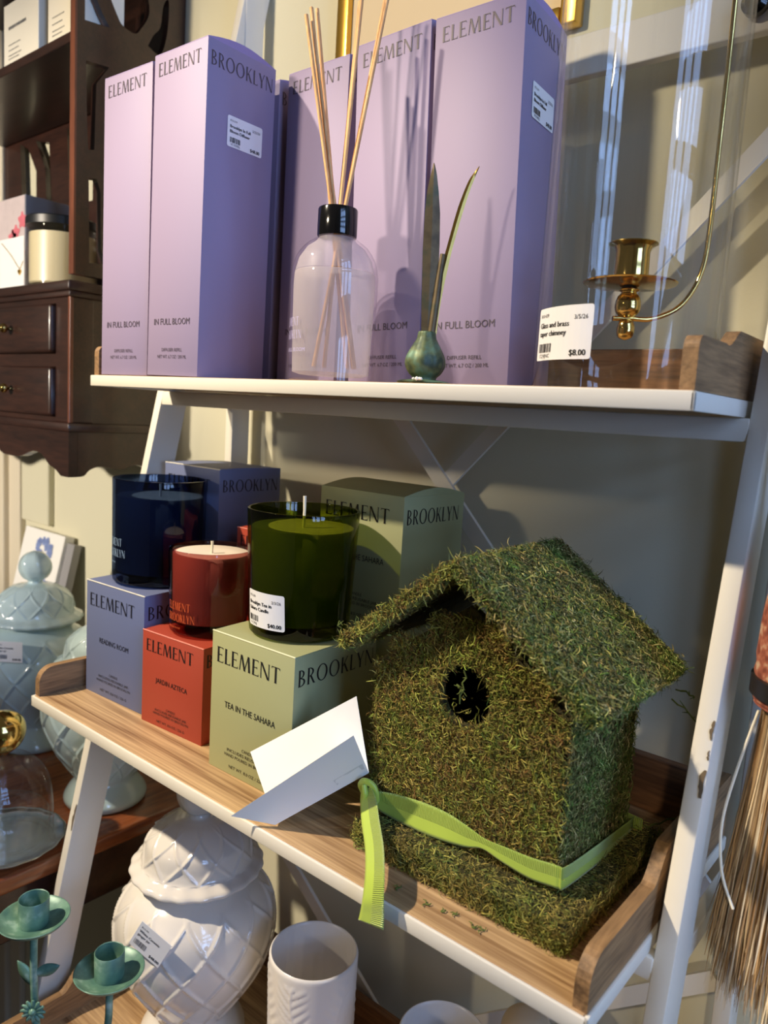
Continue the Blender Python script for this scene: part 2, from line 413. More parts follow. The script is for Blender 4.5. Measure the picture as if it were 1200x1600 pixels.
def price_label(parent, place, w, h, code, lines, date, sku, price, n_out, seed=1):
    """place(u, v, off): point on the surface; a sticker with rounded corners and its print"""
    r = rrect(w, h, .0018); mb = MB()
    # strips so that it can follow a curved surface
    K = 12; top = []; xs = [w * k / K for k in range(K + 1)]
    def yr(x):
        d = .0018 - min(x, w - x)
        if d <= 0: return 0, h
        c = .0018 - math.sqrt(max(0, .0018 ** 2 - d * d)); return c, h - c
    vs = []
    xs = sorted(set(xs + [.0003, .0008, .0018, w - .0018, w - .0008, w - .0003]))
    for x in xs:
        a, b = yr(x); vs += [place(x, a, .0002), place(x, b, .0002)]
    mb.add(vs, [(2 * i, 2 * i + 2, 2 * i + 3, 2 * i + 1) for i in range(len(xs) - 1)])
    o = mb.build('price_label', M['label'], parent); o['label'] = 'white price sticker'
    P = sans(code, h * .065, w * .07, h * .82) + sans(date, h * .08, w * .93, h * .74, 'r')
    for i, l in enumerate(lines): P += sans(l, h * .10, w * .07, h * (.62 - .16 * i), 'l', bold=True)
    P += bars(w * .07, h * .15, w * .30, h * .17, 14, seed) + sans(sku, h * .07, w * .10, h * .05) + sans(price, h * .11, w * .93, h * .07, 'r', bold=True)
    printed('label_print', P, lambda x, y: place(x, y, .0004), M['inkblack'], o)
    return o

# ------------------------------------------------------------------ setting
WALLY = .24
struct(MB().box(-2.2, 2.2, WALLY, WALLY + .1, -ZU, 1.9).build('wall_back', M['wall']))
struct(MB().box(-2.2, 2.2, -3.2, WALLY + .1, -ZU - .05, -ZU).build('floor', M['floor']))
def right_wall():
    mb = MB(); X0, X1 = 2.1, 2.2; a, b, z0, z1 = -1.02, -.02, -.25, 1.65
    mb.box(X0, X1, -3.2, a, -ZU, 1.9); mb.box(X0, X1, b, WALLY, -ZU, 1.9)
    mb.box(X0, X1, a, b, -ZU, z0); mb.box(X0, X1, a, b, z1, 1.9)
    struct(mb.build('wall_right', M['wall']))
    f = MB()
    for y, w_ in ((a, .05), (a + .30, .07), (a + .62, .07), (b - .05, .05)): f.box(2.10, 2.15, y, y + w_, z0, z1)
    for z in (z0, .16, .50, .84, z1 - .25): f.box(2.10, 2.15, a, b, z, z + (.12 if z > z0 else .05))
    f.box(2.10, 2.15, a, b, z1 - .05, z1)
    struct(f.build('window_1', M['trim']))
right_wall()
def left_trim():
    mb = MB(); mb.rbox(-.80, -.70, WALLY - .022, WALLY, -ZU, .9, .003); mb.rbox(-.70, -.655, WALLY - .012, WALLY, -ZU, .9, .003)
    struct(mb.build('trim_1', M['trim']))
    mb = MB(); mb.rbox(-.648, -.547, WALLY - .012, WALLY, -.2552, -.02, .003)
    struct(mb.build('trim_2', M['wall']))
left_trim()

# ------------------------------------------------------------------ the ladder shelf
XL, XR = -.002, .6165
TIERS = [(0., 0., .55), (-.3337, -.062, .55), (-.72, -.124, .55)]     # board top z, front edge y
YB = .191
SL = .213
def legy(z): return .101 + SL * z
shelf = thing('ladder_shelf', 'white metal ladder shelf with wooden trays carrying the lavender boxes and moss birdhouse', 'shelf', (0, 0, -ZU))
def S(mb, name, mat, parent=shelf, smooth=None):
    mb.xf(Matrix.Translation((0, 0, ZU))); return mb.build(name, mat, parent, smooth=smooth)
for x0 in (-.0276, .6200):
    w = .0122; z0, z1 = .62, -ZU + .001
    mb = MB(); d = .036
    vs = [(x, legy(z) + dy, z) for z in (z1, z0) for (x, dy) in ((x0, 0), (x0 + w, 0), (x0 + w, d), (x0, d))]
    bm = bmesh.new(); V = [bm.verts.new(v) for v in vs]
    for f in ((0, 1, 2, 3), (7, 6, 5, 4), (0, 4, 5, 1), (1, 5, 6, 2), (2, 6, 7, 3), (3, 7, 4, 0)): bm.faces.new([V[i] for i in f])
    bmesh.ops.bevel(bm, geom=bm.edges[:], offset=.0012, segments=2, affect='EDGES', profile=.5)
    mb.bm(bm); leg = S(mb, 'leg', M['white'], smooth=40)
    # worn-through paint along the leg's edge
    r = random.Random(5); mb = MB()
    if x0 > 0: spots = [(-.2035, .0008, .0022, .012), (-.2185, .0006, .0014, .006), (-.236, .0012, .0042, .017)]; xe = x0 + w - .001
    else: spots = [(-.498, .001, .0034, .030)]; xe = x0 + w - .001
    for (zc, a, b, hh) in spots:
        n = 9; ptsL = []; ptsR = []
        for k in range(n):
            z = zc + hh * (.5 - k / (n - 1)); wv = (a + (b - a) * math.sin(PI * (k + .3) / n)) * r.uniform(.6, 1.1)
            ptsL.append((xe - wv, legy(z) - .0004, z)); ptsR.append((xe + r.uniform(-.0004, .0003), legy(z) - .0004, z))
        mb.add(ptsL + ptsR, [(k, k + 1, n + k + 1, n + k) for k in range(n - 1)])
    mb.xf(Matrix.Translation((0, 0, ZU))); o = mb.build('paint_chip', M['chip'], leg); o['label'] = 'bare brown patch where white paint chipped off'
    S(MB().rbox(x0, x0 + .0135, .200, .228, -ZU + .001, .62, .0012), 'leg', M['white'], smooth=40)
for (zt, yf, _) in TIERS:
    # wooden tray: board, two shaped side rails, back rail, white metal rim
    tray = S(MB().rbox(XL + .003, XR - .003, yf + .0025, YB, zt - .0095, zt, .0006), 'tray_board', M['wood'])
    S(MB().rbox(XL, XR, yf, yf + .003, zt - .0115, zt - .0004, .0012), 'metal_rim', M['white'], tray, 40)
    S(MB().rbox(XL, XL + .003, yf, YB, zt - .0115, zt - .0004, .0012), 'metal_rim', M['white'], tray, 40)
    S(MB().rbox(XR - .003, XR, yf, YB, zt - .0115, zt - .0004, .0012), 'metal_rim', M['white'], tray, 40)
    h1, h2 = (.030, .040) if zt == 0 else (.030, .050)
    ya = yf + .004; rad = .007 if zt == 0 else .016; ys = .052 if zt == 0 else yf + .090
    poly = [(ya, zt)]
    for k in range(7):
        t = PI - PI / 2 * k / 6; poly.append((ya + rad + rad * math.cos(t), zt + h1 - rad + rad * math.sin(t)))
    for k in range(9):
        t = k / 8; s = t * t * (3 - 2 * t); poly.append((ys + .026 * t, zt + h1 + (h2 - h1) * s - (.003 * math.sin(PI * t))))
    poly += [(YB, zt + h2), (YB, zt)]
    for xa in (XL + .002, XR - .0105):
        S(MB().prism(poly, 'x', xa, xa + .0085), 'side_rail', M['railwood'], tray)
    S(MB().rbox(XL + .011, XR - .011, YB - .009, YB, zt, zt + (.041 if zt == 0 else .046), .001), 'back_rail', M['backwood'], tray)
    ly = legy(zt - .02)
    S(MB().rbox(-.0156, .6203, ly, ly + .012, zt - .027, zt - .0117, .0012), 'crossbar', M['white'], smooth=40)
    for xa in (-.0262, .6212):
        S(MB().rbox(xa, xa + .010, ly + .03, .203, zt - .027, zt - .0125, .001), 'side_bar', M['white'])
S(MB().rbox(-.0156, .6205, .201, .211, .2706, .305, .0012), 'crossbar', M['white'])
for a, b in (((-.013, .203, .256), (.619, .203, -.408)), ((-.013, .207, -.433), (.619, .207, .232)),
             ((-.013, .203, -.475), (.619, .203, -.965)), ((-.013, .207, -.965), (.619, .207, -.465))):
    S(MB().bar(a, b, .004, .0155, (0, 0, 1)), 'cross_brace', M['white'])
o = S(MB().lathe([(.007, 0), (.0095, .002), (.0095, .008), (.006, .011)], 24).xf(Matrix.Translation((.5665, .198, .288)) @ Matrix.Rotation(PI / 2, 4, 'X')), 'round_knob', M['black'], smooth=40)
o['label'] = 'black round knob on the rear bar'

# ------------------------------------------------------------------ cartons
def carton(name, label, loc, w, d, h, mat, rot, group, front, side, lid='flat', worn=None, ink='ink', cat='box'):
    t = thing(name, label, cat, loc, rot, group)
    mb = MB().rbox(0, w, 0, d, 0, h - .0008, .0007, 2); mb.build('carton_body', mat, t, smooth=30)
    e = .00035
    # lid: a top flap, bowed a little along its side edges
    n = 10; mb = MB(); bow = .0065 if lid == 'bowed' else .0012
    vs = []
    for k in range(n + 1):
        y = d * k / n; z = h - .0006 + bow * math.sin(PI * min(1, k / n)) * (1 if lid == 'bowed' else 1)
        vs += [(.0008, y, h - .0012), (w - .0004, y, h - .0012), (w - .0004, y, z), (.0008, y, z)]
    fs = []
    for k in range(n):
        for j in range(4): fs.append((4 * k + j, 4 * k + (j + 1) % 4, 4 * k + 4 + (j + 1) % 4, 4 * k + 4 + j))
    fs += [(0, 1, 2, 3), (4 * n + 3, 4 * n + 2, 4 * n + 1, 4 * n)]
    lo = mb.add(vs, fs).build('lid_flap', M['lavin'] if mat == M['lav'] else mat, t, smooth=30)
    if worn:
        o = MB().rbox(0, w, -.0003, .0012, h - .0013, h - .0002, .0003, 1).build('worn_edge', worn, lo); o['label'] = 'pale worn fold along the lid'
    for pl in (front or []): printed('lettering', pl, lambda x, y: (x, -e, y), M[ink], t)
    if side: printed('lettering', side, lambda x, y: (w + e, x, y), M[ink], t)
    return t
PW, PH = .0779, .2887
pf = [logo('ELEMENT', PW * .80, .0112, PW * .085, PH - .0200), sans('IN FULL BLOOM', .0058, PW * .13, PH * .163, w=PW * .70),
     sans('DIFFUSER REFILL', .0031, PW * .5, PH * .078, 'c', w=PW * .40) + sans('NET WT. 6.7 OZ / 200 ML', .0031, PW * .5, PH * .056, 'c', w=PW * .57)]
ps = logo('BROOKLYN', PW * .91, .0118, PW * .045, PH - .0222)
GP = 'lavender diffuser cartons'
def purple(label, loc, rz=0., lean=0., tagged=None):
    t = carton('diffuser_carton', label, loc, PW, PW, PH, M['lav'], (0, lean, rz), GP, pf, ps, 'bowed')
    if tagged:
        price_label(t, lambda x, y, o: (PW + .0003 + o, PW * tagged + x, PH * .712 + y), .0405, .0262, '815-219', ['Brooklyn In Full', 'Bloom Diffuser'], '2/22/26', 'V7-759DL', '$48.00', None, 3)
    return t
purple('tall lavender carton first from the dark cabinet, no sticker', (.0142, .0035, .0006), .040)
purple('tall lavender carton with priced side, second from the dark cabinet', (.0980, .0030, .0012), .0087, .010, .30)
purple('tall lavender carton in shade, wedged behind the second from the cabinet', (.0885, .0970, .0006), 0.0)
purple('tall lavender carton behind the reed sticks of the diffuser bottle', (.1815, .0945, .0006), 0.0)
purple('tall lavender carton between the reed bottle and the metal bulb plant', (.2832, .0883, .0006), .0174, -.032)
purple('tall lavender carton with priced side, beside the glass chimney', (.3665, .0885, .0006), .080, -.032, .22)

CB, CH = .0998, .1211
def candle_print(w, h, nm, lw):
    k = w / .0998
    return [logo('ELEMENT', w * .77, .0132 * k, w * .07, h * .765 + .0022 * k), sans(nm, .0054 * k, w * .5, h * .475, 'c', w=w * lw),
        sans('CANDLE', .0027 * k, w * .5, h * .205, 'c') + sans('INCLUDES REUSABLE JAR', .0027 * k, w * .5, h * .168, 'c', w=w * .52) + \
        sans('HAND POURED IN BROOKLYN', .0027 * k, w * .5, h * .131, 'c', w=w * .58) + sans('NET WT. 8.0 OZ / 226 G', .0027 * k, w * .5, h * .05, 'c', w=w * .46)]
def candle_side(w, h): return logo('BROOKLYN', w * .92, .0136 * w / .0998, w * .04, h * .775 + .0018)
Z2 = -.3337
GC = 'candle cartons on the lower tray'
fb = candle_print(CB, CH, 'READING ROOM', .50); fg = candle_print(CB, CH, 'TEA IN THE SAHARA', .62)
RW, RH = .0885, .0922
fr_ = candle_print(RW, RH, 'JARDIN AZTECA', .52)
sb = candle_side(CB, CH); sr = candle_side(RW, RH)
sb2 = logo('BROOKLYN', .088 * .90, .0132, .088 * .05, CH * .775 + .0018)
carton('candle_carton', 'slate blue candle carton under the dark blue glass candle', (.0187, -.0125, Z2), CB, CB, CH, M['blue'], (0, 0, .0455), GC, fb, sb, worn=M['edge'], ink='inkblack')
carton('candle_carton', 'brick red candle carton under the small red glass candle', (.1263, -.0142, Z2), RW, RW, RH, M['red'], (0, 0, .0587), GC, fr_, sr, worn=M['rededge'], ink='inkblack')
carton('candle_carton', 'sage green candle carton under the tall green glass candle', (.2463, -.0246, Z2), CB, CB, CH, M['green'], (0, 0, .0139), GC, fg, sb, worn=M['greenedge'], ink='inkblack')
# second row: stacked two high
g2 = 'candle cartons stacked at the back'
carton('candle_carton', 'slate blue carton at the back, under the topmost blue carton', (.0115, .090, Z2 + .0005), CB, .090, CH, M['blue'], (0, 0, 0), g2, None, sb2, ink='inkblack')
carton('candle_carton', 'topmost slate blue carton in shade behind the dark blue glass candle', (.000, .093, Z2 + CH), CB, .088, CH, M['blue'], (0, 0, 0), g2, fb, sb2, worn=M['edge'], ink='inkblack')
carton('candle_carton', 'brick red carton at the back, under the other red carton', (.1290, .0930, Z2), RW, RW, RH, M['red'], (0, 0, 0), g2, None, sr, ink='inkblack')
carton('candle_carton', 'brick red carton at the back, a sliver seen between red and green candles', (.1300, .0945, Z2 + RH), RW, .0868, RH, M['red'], (0, 0, 0), g2, fr_, None, worn=M['rededge'], ink='inkblack')
carton('candle_carton', 'sage green carton at the back, under the topmost green carton', (.2540, .0880, Z2), CB, .090, CH, M['green'], (0, 0, 0), g2, None, sb2, ink='inkblack')
carton('candle_carton', 'topmost sage green carton behind the green candle and birdhouse roof', (.2560, .0890, Z2 + CH), CB, .092, CH, M['green'], (0, 0, 0), g2, fg, sb2, lid='bowed', ink='inkblack')

# ------------------------------------------------------------------ glass candles
def candle(name, label, loc, r0, r1, h, glass, waxmat, fill, wickh, texts=None, lab=None, waxr=None):
    t = thing(name, label, 'candle', loc, (0, 0, 0), 'glass candles on the lower tray')
    th = .0028
    out = prof_smooth([(r0 * .80, 0), (r0 * .95, .0012), (r0 * 1.0, .006), (r0 + (r1 - r0) * .4, h * .4), (r1, h - .0015)], 6)
    top = [(r1 - .0003, h - .0004), (r1 - th * .5, h), (r1 - th + .0003, h - .0005)]
    inn = [(r1 - th, h - .002), (r0 + (r1 - r0) * .4 - th, h * .4), (r0 - th, .010), (r0 * .7, .0065)]
    MB().lathe(out + top + inn, 80).build('glass_jar', glass, t, smooth=50)
    rw = lambda z: r0 + (r1 - r0) * z / h - th - .0006
    wp = [(rw(.012) * .8, .0095), (rw(.012), .012), (rw(fill * .5), fill * .5), (rw(fill), fill - .0008), (rw(fill) - .001, fill), (rw(fill) * .5, fill - .0012), (.0015, fill - .0015)]
    MB().lathe(wp, 64).build('wax', waxmat, t, smooth=60)
    MB().tube([(0, 0, fill - .004), (.0004, 0, fill + wickh * .5), (-.0004, .0003, fill + wickh)], [.0012, .0012, .0014], 10).build('wick', M['wick'], t, smooth=60)
    def on(a0, z0, r_off=.0004):
        def f(x, y, off=0.):
            z = z0 + y; rr = r0 + (r1 - r0) * min(1, z / h) + r_off + off; a = a0 + x / rr
            return (rr * math.cos(a), rr * math.sin(a), z)
        return f
    if texts:
        P, mat_, a0, z0 = texts; printed('lettering', P, on(a0, z0), mat_, t)
    if lab:
        a0, z0 = lab; f = on(a0, z0, 0.)
        price_label(t, f, .0420, .0300, '815-206', ['Brooklyn Tea in', 'Sahara Candle'], '2/3/26', 'V-C7NJ', '$40.00', None, 5)
    return t
def twolines(s): return logo('ELEMENT', .026 * s, .0066 * s, 0, .0095 * s) + logo('BROOKLYN', .030 * s, .0066 * s, 0, 0) + sans('BROOKLYN, NY', .0016 * s, 0, -.0060 * s)
def waxm(name, c1):
    return pmat(name, c1, .45)
M['waxblue'] = pmat('wax_seen_blue', srgb(205, 200, 180), .5)
cam_a = lambda x, y: math.atan2(-.4215 - y, .7517 - x)
a = cam_a(.0655, .045)
candle('glass_candle', 'dark blue glass candle standing on the slate blue carton', (.0655, .0430, Z2 + CH + .0013), .0470, .0480, .1080, M['gblue'], M['waxblue'], .090, .012, (twolines(1.2), M['inkpale'], a - 1.52, .0285))
a = cam_a(.1700, .030)
candle('glass_candle', 'small red glass candle standing on the brick red carton', (.1690, .0320, Z2 + RH + .0013), .0385, .0400, .0805, M['gred'], M['wax'], .0762, .0105, (twolines(1.15), M['inkorange'], a - 1.24, .0140))
a = cam_a(.2951, .030)
candle('glass_candle', 'tall green glass candle with price sticker on the sage green carton', (.2955, .0290, Z2 + CH + .0013), .0430, .0475, .1055, M['ggreen'], M['waxblue'], .0905, .0255, None, (a - 1.22, .0090))

# ------------------------------------------------------------------ reed diffuser
def diffuser():
    t = thing('reed_diffuser', 'frosted bottle of milky diffuser oil with a black collar and rattan reeds', 'diffuser', (.3105, .0365, .0004))
    R = .0352
    body = prof_smooth([(R * .80, 0), (R * .945, .0012), (R * .965, .005), (R * .985, .045), (R, .078), (R * .985, .088), (R * .90, .0985), (R * .72, .1075), (R * .52, .1125), (.0150, .1155), (.0148, .1175)], 6)
    MB().lathe(body, 72, capt=False).build('glass_bottle', M['frost'], t, smooth=60)
    RI = R - .0022
    liq = [(RI * .80, .0055), (RI * .95, .007), (RI * .985, .045), (RI, .076), (RI * .985, .0855), (RI * .97, .0868)]
    MB().lathe(liq, 64).build('diffuser_oil', M['liquid'], t, smooth=40)
    # the empty shoulder of the bottle is clouded too
    sh = [(RI * .975, .0872), (RI * .89, .0975), (RI * .71, .1062), (RI * .5, .1112), (.0142, .1145)]
    MB().lathe(sh, 64, capb=False, capt=False).build('clouded_shoulder', milky('clouded_glass', srgb(226, 220, 226), .62), t, smooth=60)
    mb = MB(); mb.lathe([(.0142, .1150), (.0156, .1152), (.0160, .1162), (.0160, .1362), (.0154, .1372), (.0110, .1374), (.0100, .1368), (.0100, .1250)], 56)
    c = mb.build('collar_cap', M['black'], t, smooth=40)
    # reeds: bundles fan out above and below the neck
    rx, ry = math.cos(.686), math.sin(.686)     # across the view
    vx, vy = -ry, rx
    def reed(px_top, z_top, px_bot, z_bot, dv_top=0., dv_bot=0.):
        # the stick crosses the neck near the axis
        top = Vector((rx * px_top + vx * dv_top, ry * px_top + vy * dv_top, z_top))
        bot = Vector((rx * px_bot + vx * dv_bot, ry * px_bot + vy * dv_bot, z_bot))
        mb = MB(); n = 6
        mb.tube([bot.lerp(top, k / n) for k in range(n + 1)], .00155, 9); mb.build('reed', M['reed'], t, smooth=50)
    L_ = .262
    for (nx, nv, tx, tz, dv) in ((-.0050, .001, -.0315, .288, .004), (-.0040, -.003, -.0345, .278, -.006), (-.0028, .003, -.0275, .290, .010), (-.0015, -.001, -.0300, .275, -.002), (.0003, .004, .0085, .298, .012), (.0012, -.002, .0120, .302, -.008), (.0036, .002, .0300, .300, .010), (.0046, -.003, .0325, .295, -.004)):
        k = (.1250 - .012) / (tz - .125)
        bx, bv = nx - (tx - nx) * k, nv - (dv - nv) * k
        m = math.hypot(bx, bv)
        if m > .028: bx *= .028 / m; bv *= .028 / m
        # keep it straight: start from the bottom point through the neck point
        kk = (tz - .012) / (.131 - .012)
        reed(bx + (nx - bx) * kk, tz, bx, .012, bv + (nv - bv) * kk, bv)
    a0 = cam_a(.3105, .0365)
    P = logo('ELEMENT', .026, .0068, 0, .030) + logo('BROOKLYN', .030, .0068, 0, .020) + sans('IN FULL BLOOM', .0030, .004, .010)
    printed('lettering', P, lambda x, y: ((R + .0002) * .985 * math.cos(a0 - 1.62 + x / R), (R + .0002) * .985 * math.sin(a0 - 1.62 + x / R), .012 + y), M['inklilac'], t)
diffuser()

# ------------------------------------------------------------------ bronze bulb plant
def bulb():
    t = thing('bulb_ornament', 'small verdigris metal flower bulb with two bronze leaves between the lavender cartons', 'ornament', (.4035, .0415, .0004))
    # lumpy saucer
    MB().lathe([(.012, 0), (.0195, .0006), (.0205, .002), (.017, .0032), (.010, .0042), (.006, .0046)], 48, disp=lambda a, i, r, z: .0012 * math.sin(3 * a + 1) * (r > .012)).build('saucer', M['verdi'], t, smooth=60)
    def lump(a, i, r, z): return r * (.085 * abs(math.sin(3 * a + 2.)) * math.sin(PI * min(1, z / .036)) + .015 * math.sin(11 * a) - .03)
    MB().lathe(prof_smooth([(.0088, .0035), (.0092, .0058), (.0122, .0090), (.0146, .0145), (.0140, .0210), (.0108, .0280), (.0076, .0345), (.0068, .0390), (.0052, .0396)], 5), 48, disp=lump).build('bulb', M['verdi'], t, smooth=60)
    rx, ry = math.cos(.686), math.sin(.686)
    def leaf(path, wid, thick, mat, name):
        mb = MB(); vs = []
        for (s, z), w in zip(path, wid):
            for dx, dn in ((-w, 0), (0, -thick), (w, 0), (0, thick * .3)):
                vs.append((rx * (s + dx) + ry * dn, ry * (s + dx) - rx * dn, z))
        n = len(path)
        fs = [(4 * i + j, 4 * i + (j + 1) % 4, 4 * i + 4 + (j + 1) % 4, 4 * i + 4 + j) for i in range(n - 1) for j in range(4)] + [(0, 1, 2, 3), (4 * n - 1, 4 * n - 2, 4 * n - 3, 4 * n - 4)]
        mb.add(vs, fs); return mb.build(name, mat, t)
    p = curve3([(.0004, .037), (-.0002, .060), (-.0008, .090), (-.0016, .120), (-.0024, .140), (-.0026, .153), (-.0030, .1595)], 5)
    wd = np.interp([q[1] for q in p], [.037, .06, .10, .125, .14, .152, .1595], [.0046, .0054, .0062, .0056, .0042, .0022, .0003])
    leaf(p, wd, .0022, M['stalk'], 'leaf')
    p = curve3([(.0048, .037), (.0062, .060), (.0095, .085), (.0140, .108), (.0190, .130), (.0245, .148), (.0300, .1590)], 5)
    wd = np.interp([q[1] for q in p], [.037, .085, .10, .13, .15, .159], [.0022, .0026, .0022, .0023, .0018, .0003])
    o = leaf(p, wd, .0018, M['brassdull'], 'leaf'); o['label'] = 'slender curved leaf of brighter bronze'
    mb = MB(); mb.tube([(rx * .003, ry * .003, .036), (rx * .0055, ry * .0055, .066), (rx * .0078, ry * .0078, .096)], [.0030, .0028, .0020], 12); mb.build('leaf_sheath', M['stalk'], t, smooth=50)
    mb = MB(); r = random.Random(3)
    for k in range(9): 
        bm = bmesh.new(); bmesh.ops.create_icosphere(bm, subdivisions=1, radius=r.uniform(.001, .0019)); 
        bmesh.ops.translate(bm, verts=bm.verts, vec=(.0065 + r.uniform(-.004, .004), -.0170 + r.uniform(-.0018, .0008), .0038)); mb.bm(bm)
    o = mb.build('glue_blob', M['paper'], t); o['label'] = 'white glue showing at the saucer edge'
bulb()

# ------------------------------------------------------------------ glass chimney
def chimney():
    cx, cy, R, H = .5360, .0905, .0600, .2856
    t = thing('glass_chimney', 'clear glass cylinder chimney with a brass taper cup hung inside', 'candle holder', (cx, cy, .0004))
    MB().lathe([(R - .0005, 0), (R, .0008), (R, H - .001), (R - .001, H), (R - .002, H - .001), (R - .002, .0008), (R - .0016, 0)], 96, capb=False, capt=False).build('glass_cylinder', M['glass'], t, smooth=40)
    rx, ry = math.cos(.686), math.sin(.686)
    c = t
    z0 = .0715
    MB().lathe([(.0028, 0), (.0305, .0026), (.0312, .0034), (.0300, .0040), (.013, .0018), (.0120, .0018), (.0118, .0040), (.0112, .0240), (.0125, .0270), (.0162, .0288), (.0160, .0294), (.0120, .0284), (.0104, .0245), (.0104, .006), (.0005, .006)], 64, (0, 0, z0)).build('candle_cup', M['brass'], t, smooth=40)
    MB().lathe(prof_smooth([(.0025, .0012), (.0070, -.0012), (.0050, -.0030), (.0075, -.0062), (.0086, -.0115), (.0075, -.0165), (.0035, -.0195)], 5), 40, (0, 0, z0)).build('brass_ball', M['brass'], t, smooth=60)
    MB().lathe(prof_smooth([(.0015, -.0205), (.0048, -.0225), (.0060, -.0275), (.0048, -.0325), (.001, -.0345)], 5), 32, (0, 0, z0)).build('brass_finial', M['brass'], t, smooth=60)
    P = curve3([(-.0125, -.0205), (.0, -.0200), (.0135, -.0195), (.0300, -.0120), (.0400, .0010), (.0455, .0180), (.0485, .0480), (.0510, .1000), (.0540, .1600), (.0556, .2000), (.0566, .2170), (.0600, .2205), (.0640, .2170), (.0648, .2050)], 6)
    mb = MB().tube([(rx * (q + .003 - .009 * max(0, min(1, (z - .02) / .19))), ry * (q + .003 - .009 * max(0, min(1, (z - .02) / .19))), z0 + z) for q, z in P[:-14]] + [(rx * (q - .004 * max(0, min(1, (.22 - z) / .02))), ry * (q - .004 * max(0, min(1, (.22 - z) / .02))), z0 + z) for q, z in P[-14:]], .0021, 12, flat=.8)
    mb.build('brass_arm', M['brass'], t, smooth=60)
    a0 = cam_a(cx, cy) - 1.17
    price_label(t, lambda x, y, o: ((R + .0001 + o) * math.cos(a0 + x / R), (R + .0001 + o) * math.sin(a0 + x / R), .0185 + y), .0505, .0340, '810-439', ['Glass and brass', 'taper chimney'], '3/5/26', 'CQ4JNC', '$8.00', None, 9)
chimney()

# ------------------------------------------------------------------ moss birdhouse
def strands(surfs, lmin, lmax, wid, pal, name, parent, base=None, lift=.55, seed=1, hole=None, loose=.0):
    """surfs: (origin, u, v, n, count). Curly ribbons of moss lying on the surface, every one with its own colour"""
    g = np.random.default_rng(seed); allV = []; allC = []; K = 4
    for (o, u, v, n, cnt) in surfs:
        o, u, v, n = map(lambda a: np.array(a, float), (o, u, v, n)); n = n / np.linalg.norm(n)
        a, b = g.random(cnt), g.random(cnt); P = o + a[:, None] * u + b[:, None] * v
        if hole is not None:
            d = np.linalg.norm((P - hole[0])[:, [0, 2]] * np.array([1, 1.]), axis=1)
            keep = (d > hole[1]) | (g.random(cnt) < .01); P = P[keep]
        m = len(P)
        ph = g.random(m) * 2 * PI; uu = u / np.linalg.norm(u); vv = np.cross(n, uu)
        lf = (g.random(m) ** 1.4) * lift
        d = uu * np.cos(ph)[:, None] + vv * np.sin(ph)[:, None] + n * lf[:, None]
        d /= np.linalg.norm(d, axis=1)[:, None]
        L = (lmin + (lmax - lmin) * g.random(m) ** 2.2)
        W = wid * (.5 + .8 * g.random(m)); P = P + n * (g.random(m) * .0022)[:, None]
        curl = g.normal(0, .75, m)
        sd = np.cross(d, n + .8 * g.normal(0, 1, (m, 3))); sd /= np.linalg.norm(sd, axis=1)[:, None] + 1e-9
        pts = [P]
        for k in range(K):
            c, s = np.cos(curl), np.sin(curl)
            d2 = d * c[:, None] + np.cross(n, d) * s[:, None] + n * (g.normal(-.10, .22, m))[:, None]
            d2 /= np.linalg.norm(d2, axis=1)[:, None]; d = d2
            pts.append(pts[-1] + d * (L / K)[:, None])
        prof = [.8, 1., .9, .7, .15]
        V = np.stack([np.stack([pts[k] - sd * (W * prof[k])[:, None], pts[k] + sd * (W * prof[k])[:, None]], 1) for k in range(K + 1)], 1)   # m,K+1,2,3
        ci = g.integers(0, len(pal), m); C = np.array(pal)[ci] * (g.uniform(.65, 1.4, m))[:, None]
        q = P * 95.0; pn = np.sin(q[:, 0] + 1.7 * np.sin(q[:, 2] * .7 + 1)) * np.sin(q[:, 2] * 1.1 + 1.3 * np.sin(q[:, 1] + q[:, 0] * .6)) + .5 * np.sin(q[:, 0] * 2.3 + q[:, 1] * 1.9 + q[:, 2] * 2.6)
        C = C * np.stack([1 - .07 * pn, 1 + .07 * pn, 1 - .05 * pn], 1)      # greener and browner patches
        allV.append(V.reshape(m, -1, 3)); allC.append(C)
    V = np.concatenate(allV); V[..., 2] = np.maximum(V[..., 2], .0003 + .0006 * g.random(V.shape[:2])); C = np.concatenate(allC); m = len(V); nv = 2 * (K + 1)
    base_v = np.array(base.v) if base else np.zeros((0, 3)); base_f = base.f if base else []
    nb = len(base_v); verts = np.concatenate([base_v, V.reshape(-1, 3)])
    q = np.array([[2 * k, 2 * k + 1, 2 * k + 3, 2 * k + 2] for k in range(K)])
    F = (nb + np.arange(m)[:, None, None] * nv + q[None]).reshape(-1, 4)
    me = bpy.data.meshes.new(name)
    nbl = sum(len(f) for f in base_f)
    loops = np.concatenate([np.array([i for f in base_f for i in f], int), F.reshape(-1)])
    starts = np.concatenate([np.cumsum([0] + [len(f) for f in base_f])[:-1].astype(int) if base_f else np.zeros(0, int), nbl + 4 * np.arange(len(F))])
    me.vertices.add(len(verts)); me.vertices.foreach_set('co', verts.astype(np.float32).ravel())
    me.loops.add(len(loops)); me.loops.foreach_set('vertex_index', loops.astype(np.int32))
    me.polygons.add(len(starts)); me.polygons.foreach_set('loop_start', starts.astype(np.int32))
    me.materials.append(M['mossbase']); me.materials.append(M['moss'])
    mi = np.concatenate([np.zeros(len(base_f), int), np.ones(len(F), int)]); me.polygons.foreach_set('material_index', mi.astype(np.int32))
    me.update(calc_edges=True); me.validate()
    at = me.color_attributes.new('Col', 'FLOAT_COLOR', 'POINT')
    cc = np.concatenate([np.tile([.06, .055, .02, 1.], (nb, 1)), np.repeat(np.concatenate([C, np.ones((m, 1))], 1), nv, axis=0)])
    at.data.foreach_set('color', cc.astype(np.float32).ravel())
    ob = bpy.data.objects.new(name, me); COL.objects.link(ob); ob.parent = parent; return ob
def lin(*c): return srgb(*c)[:3]
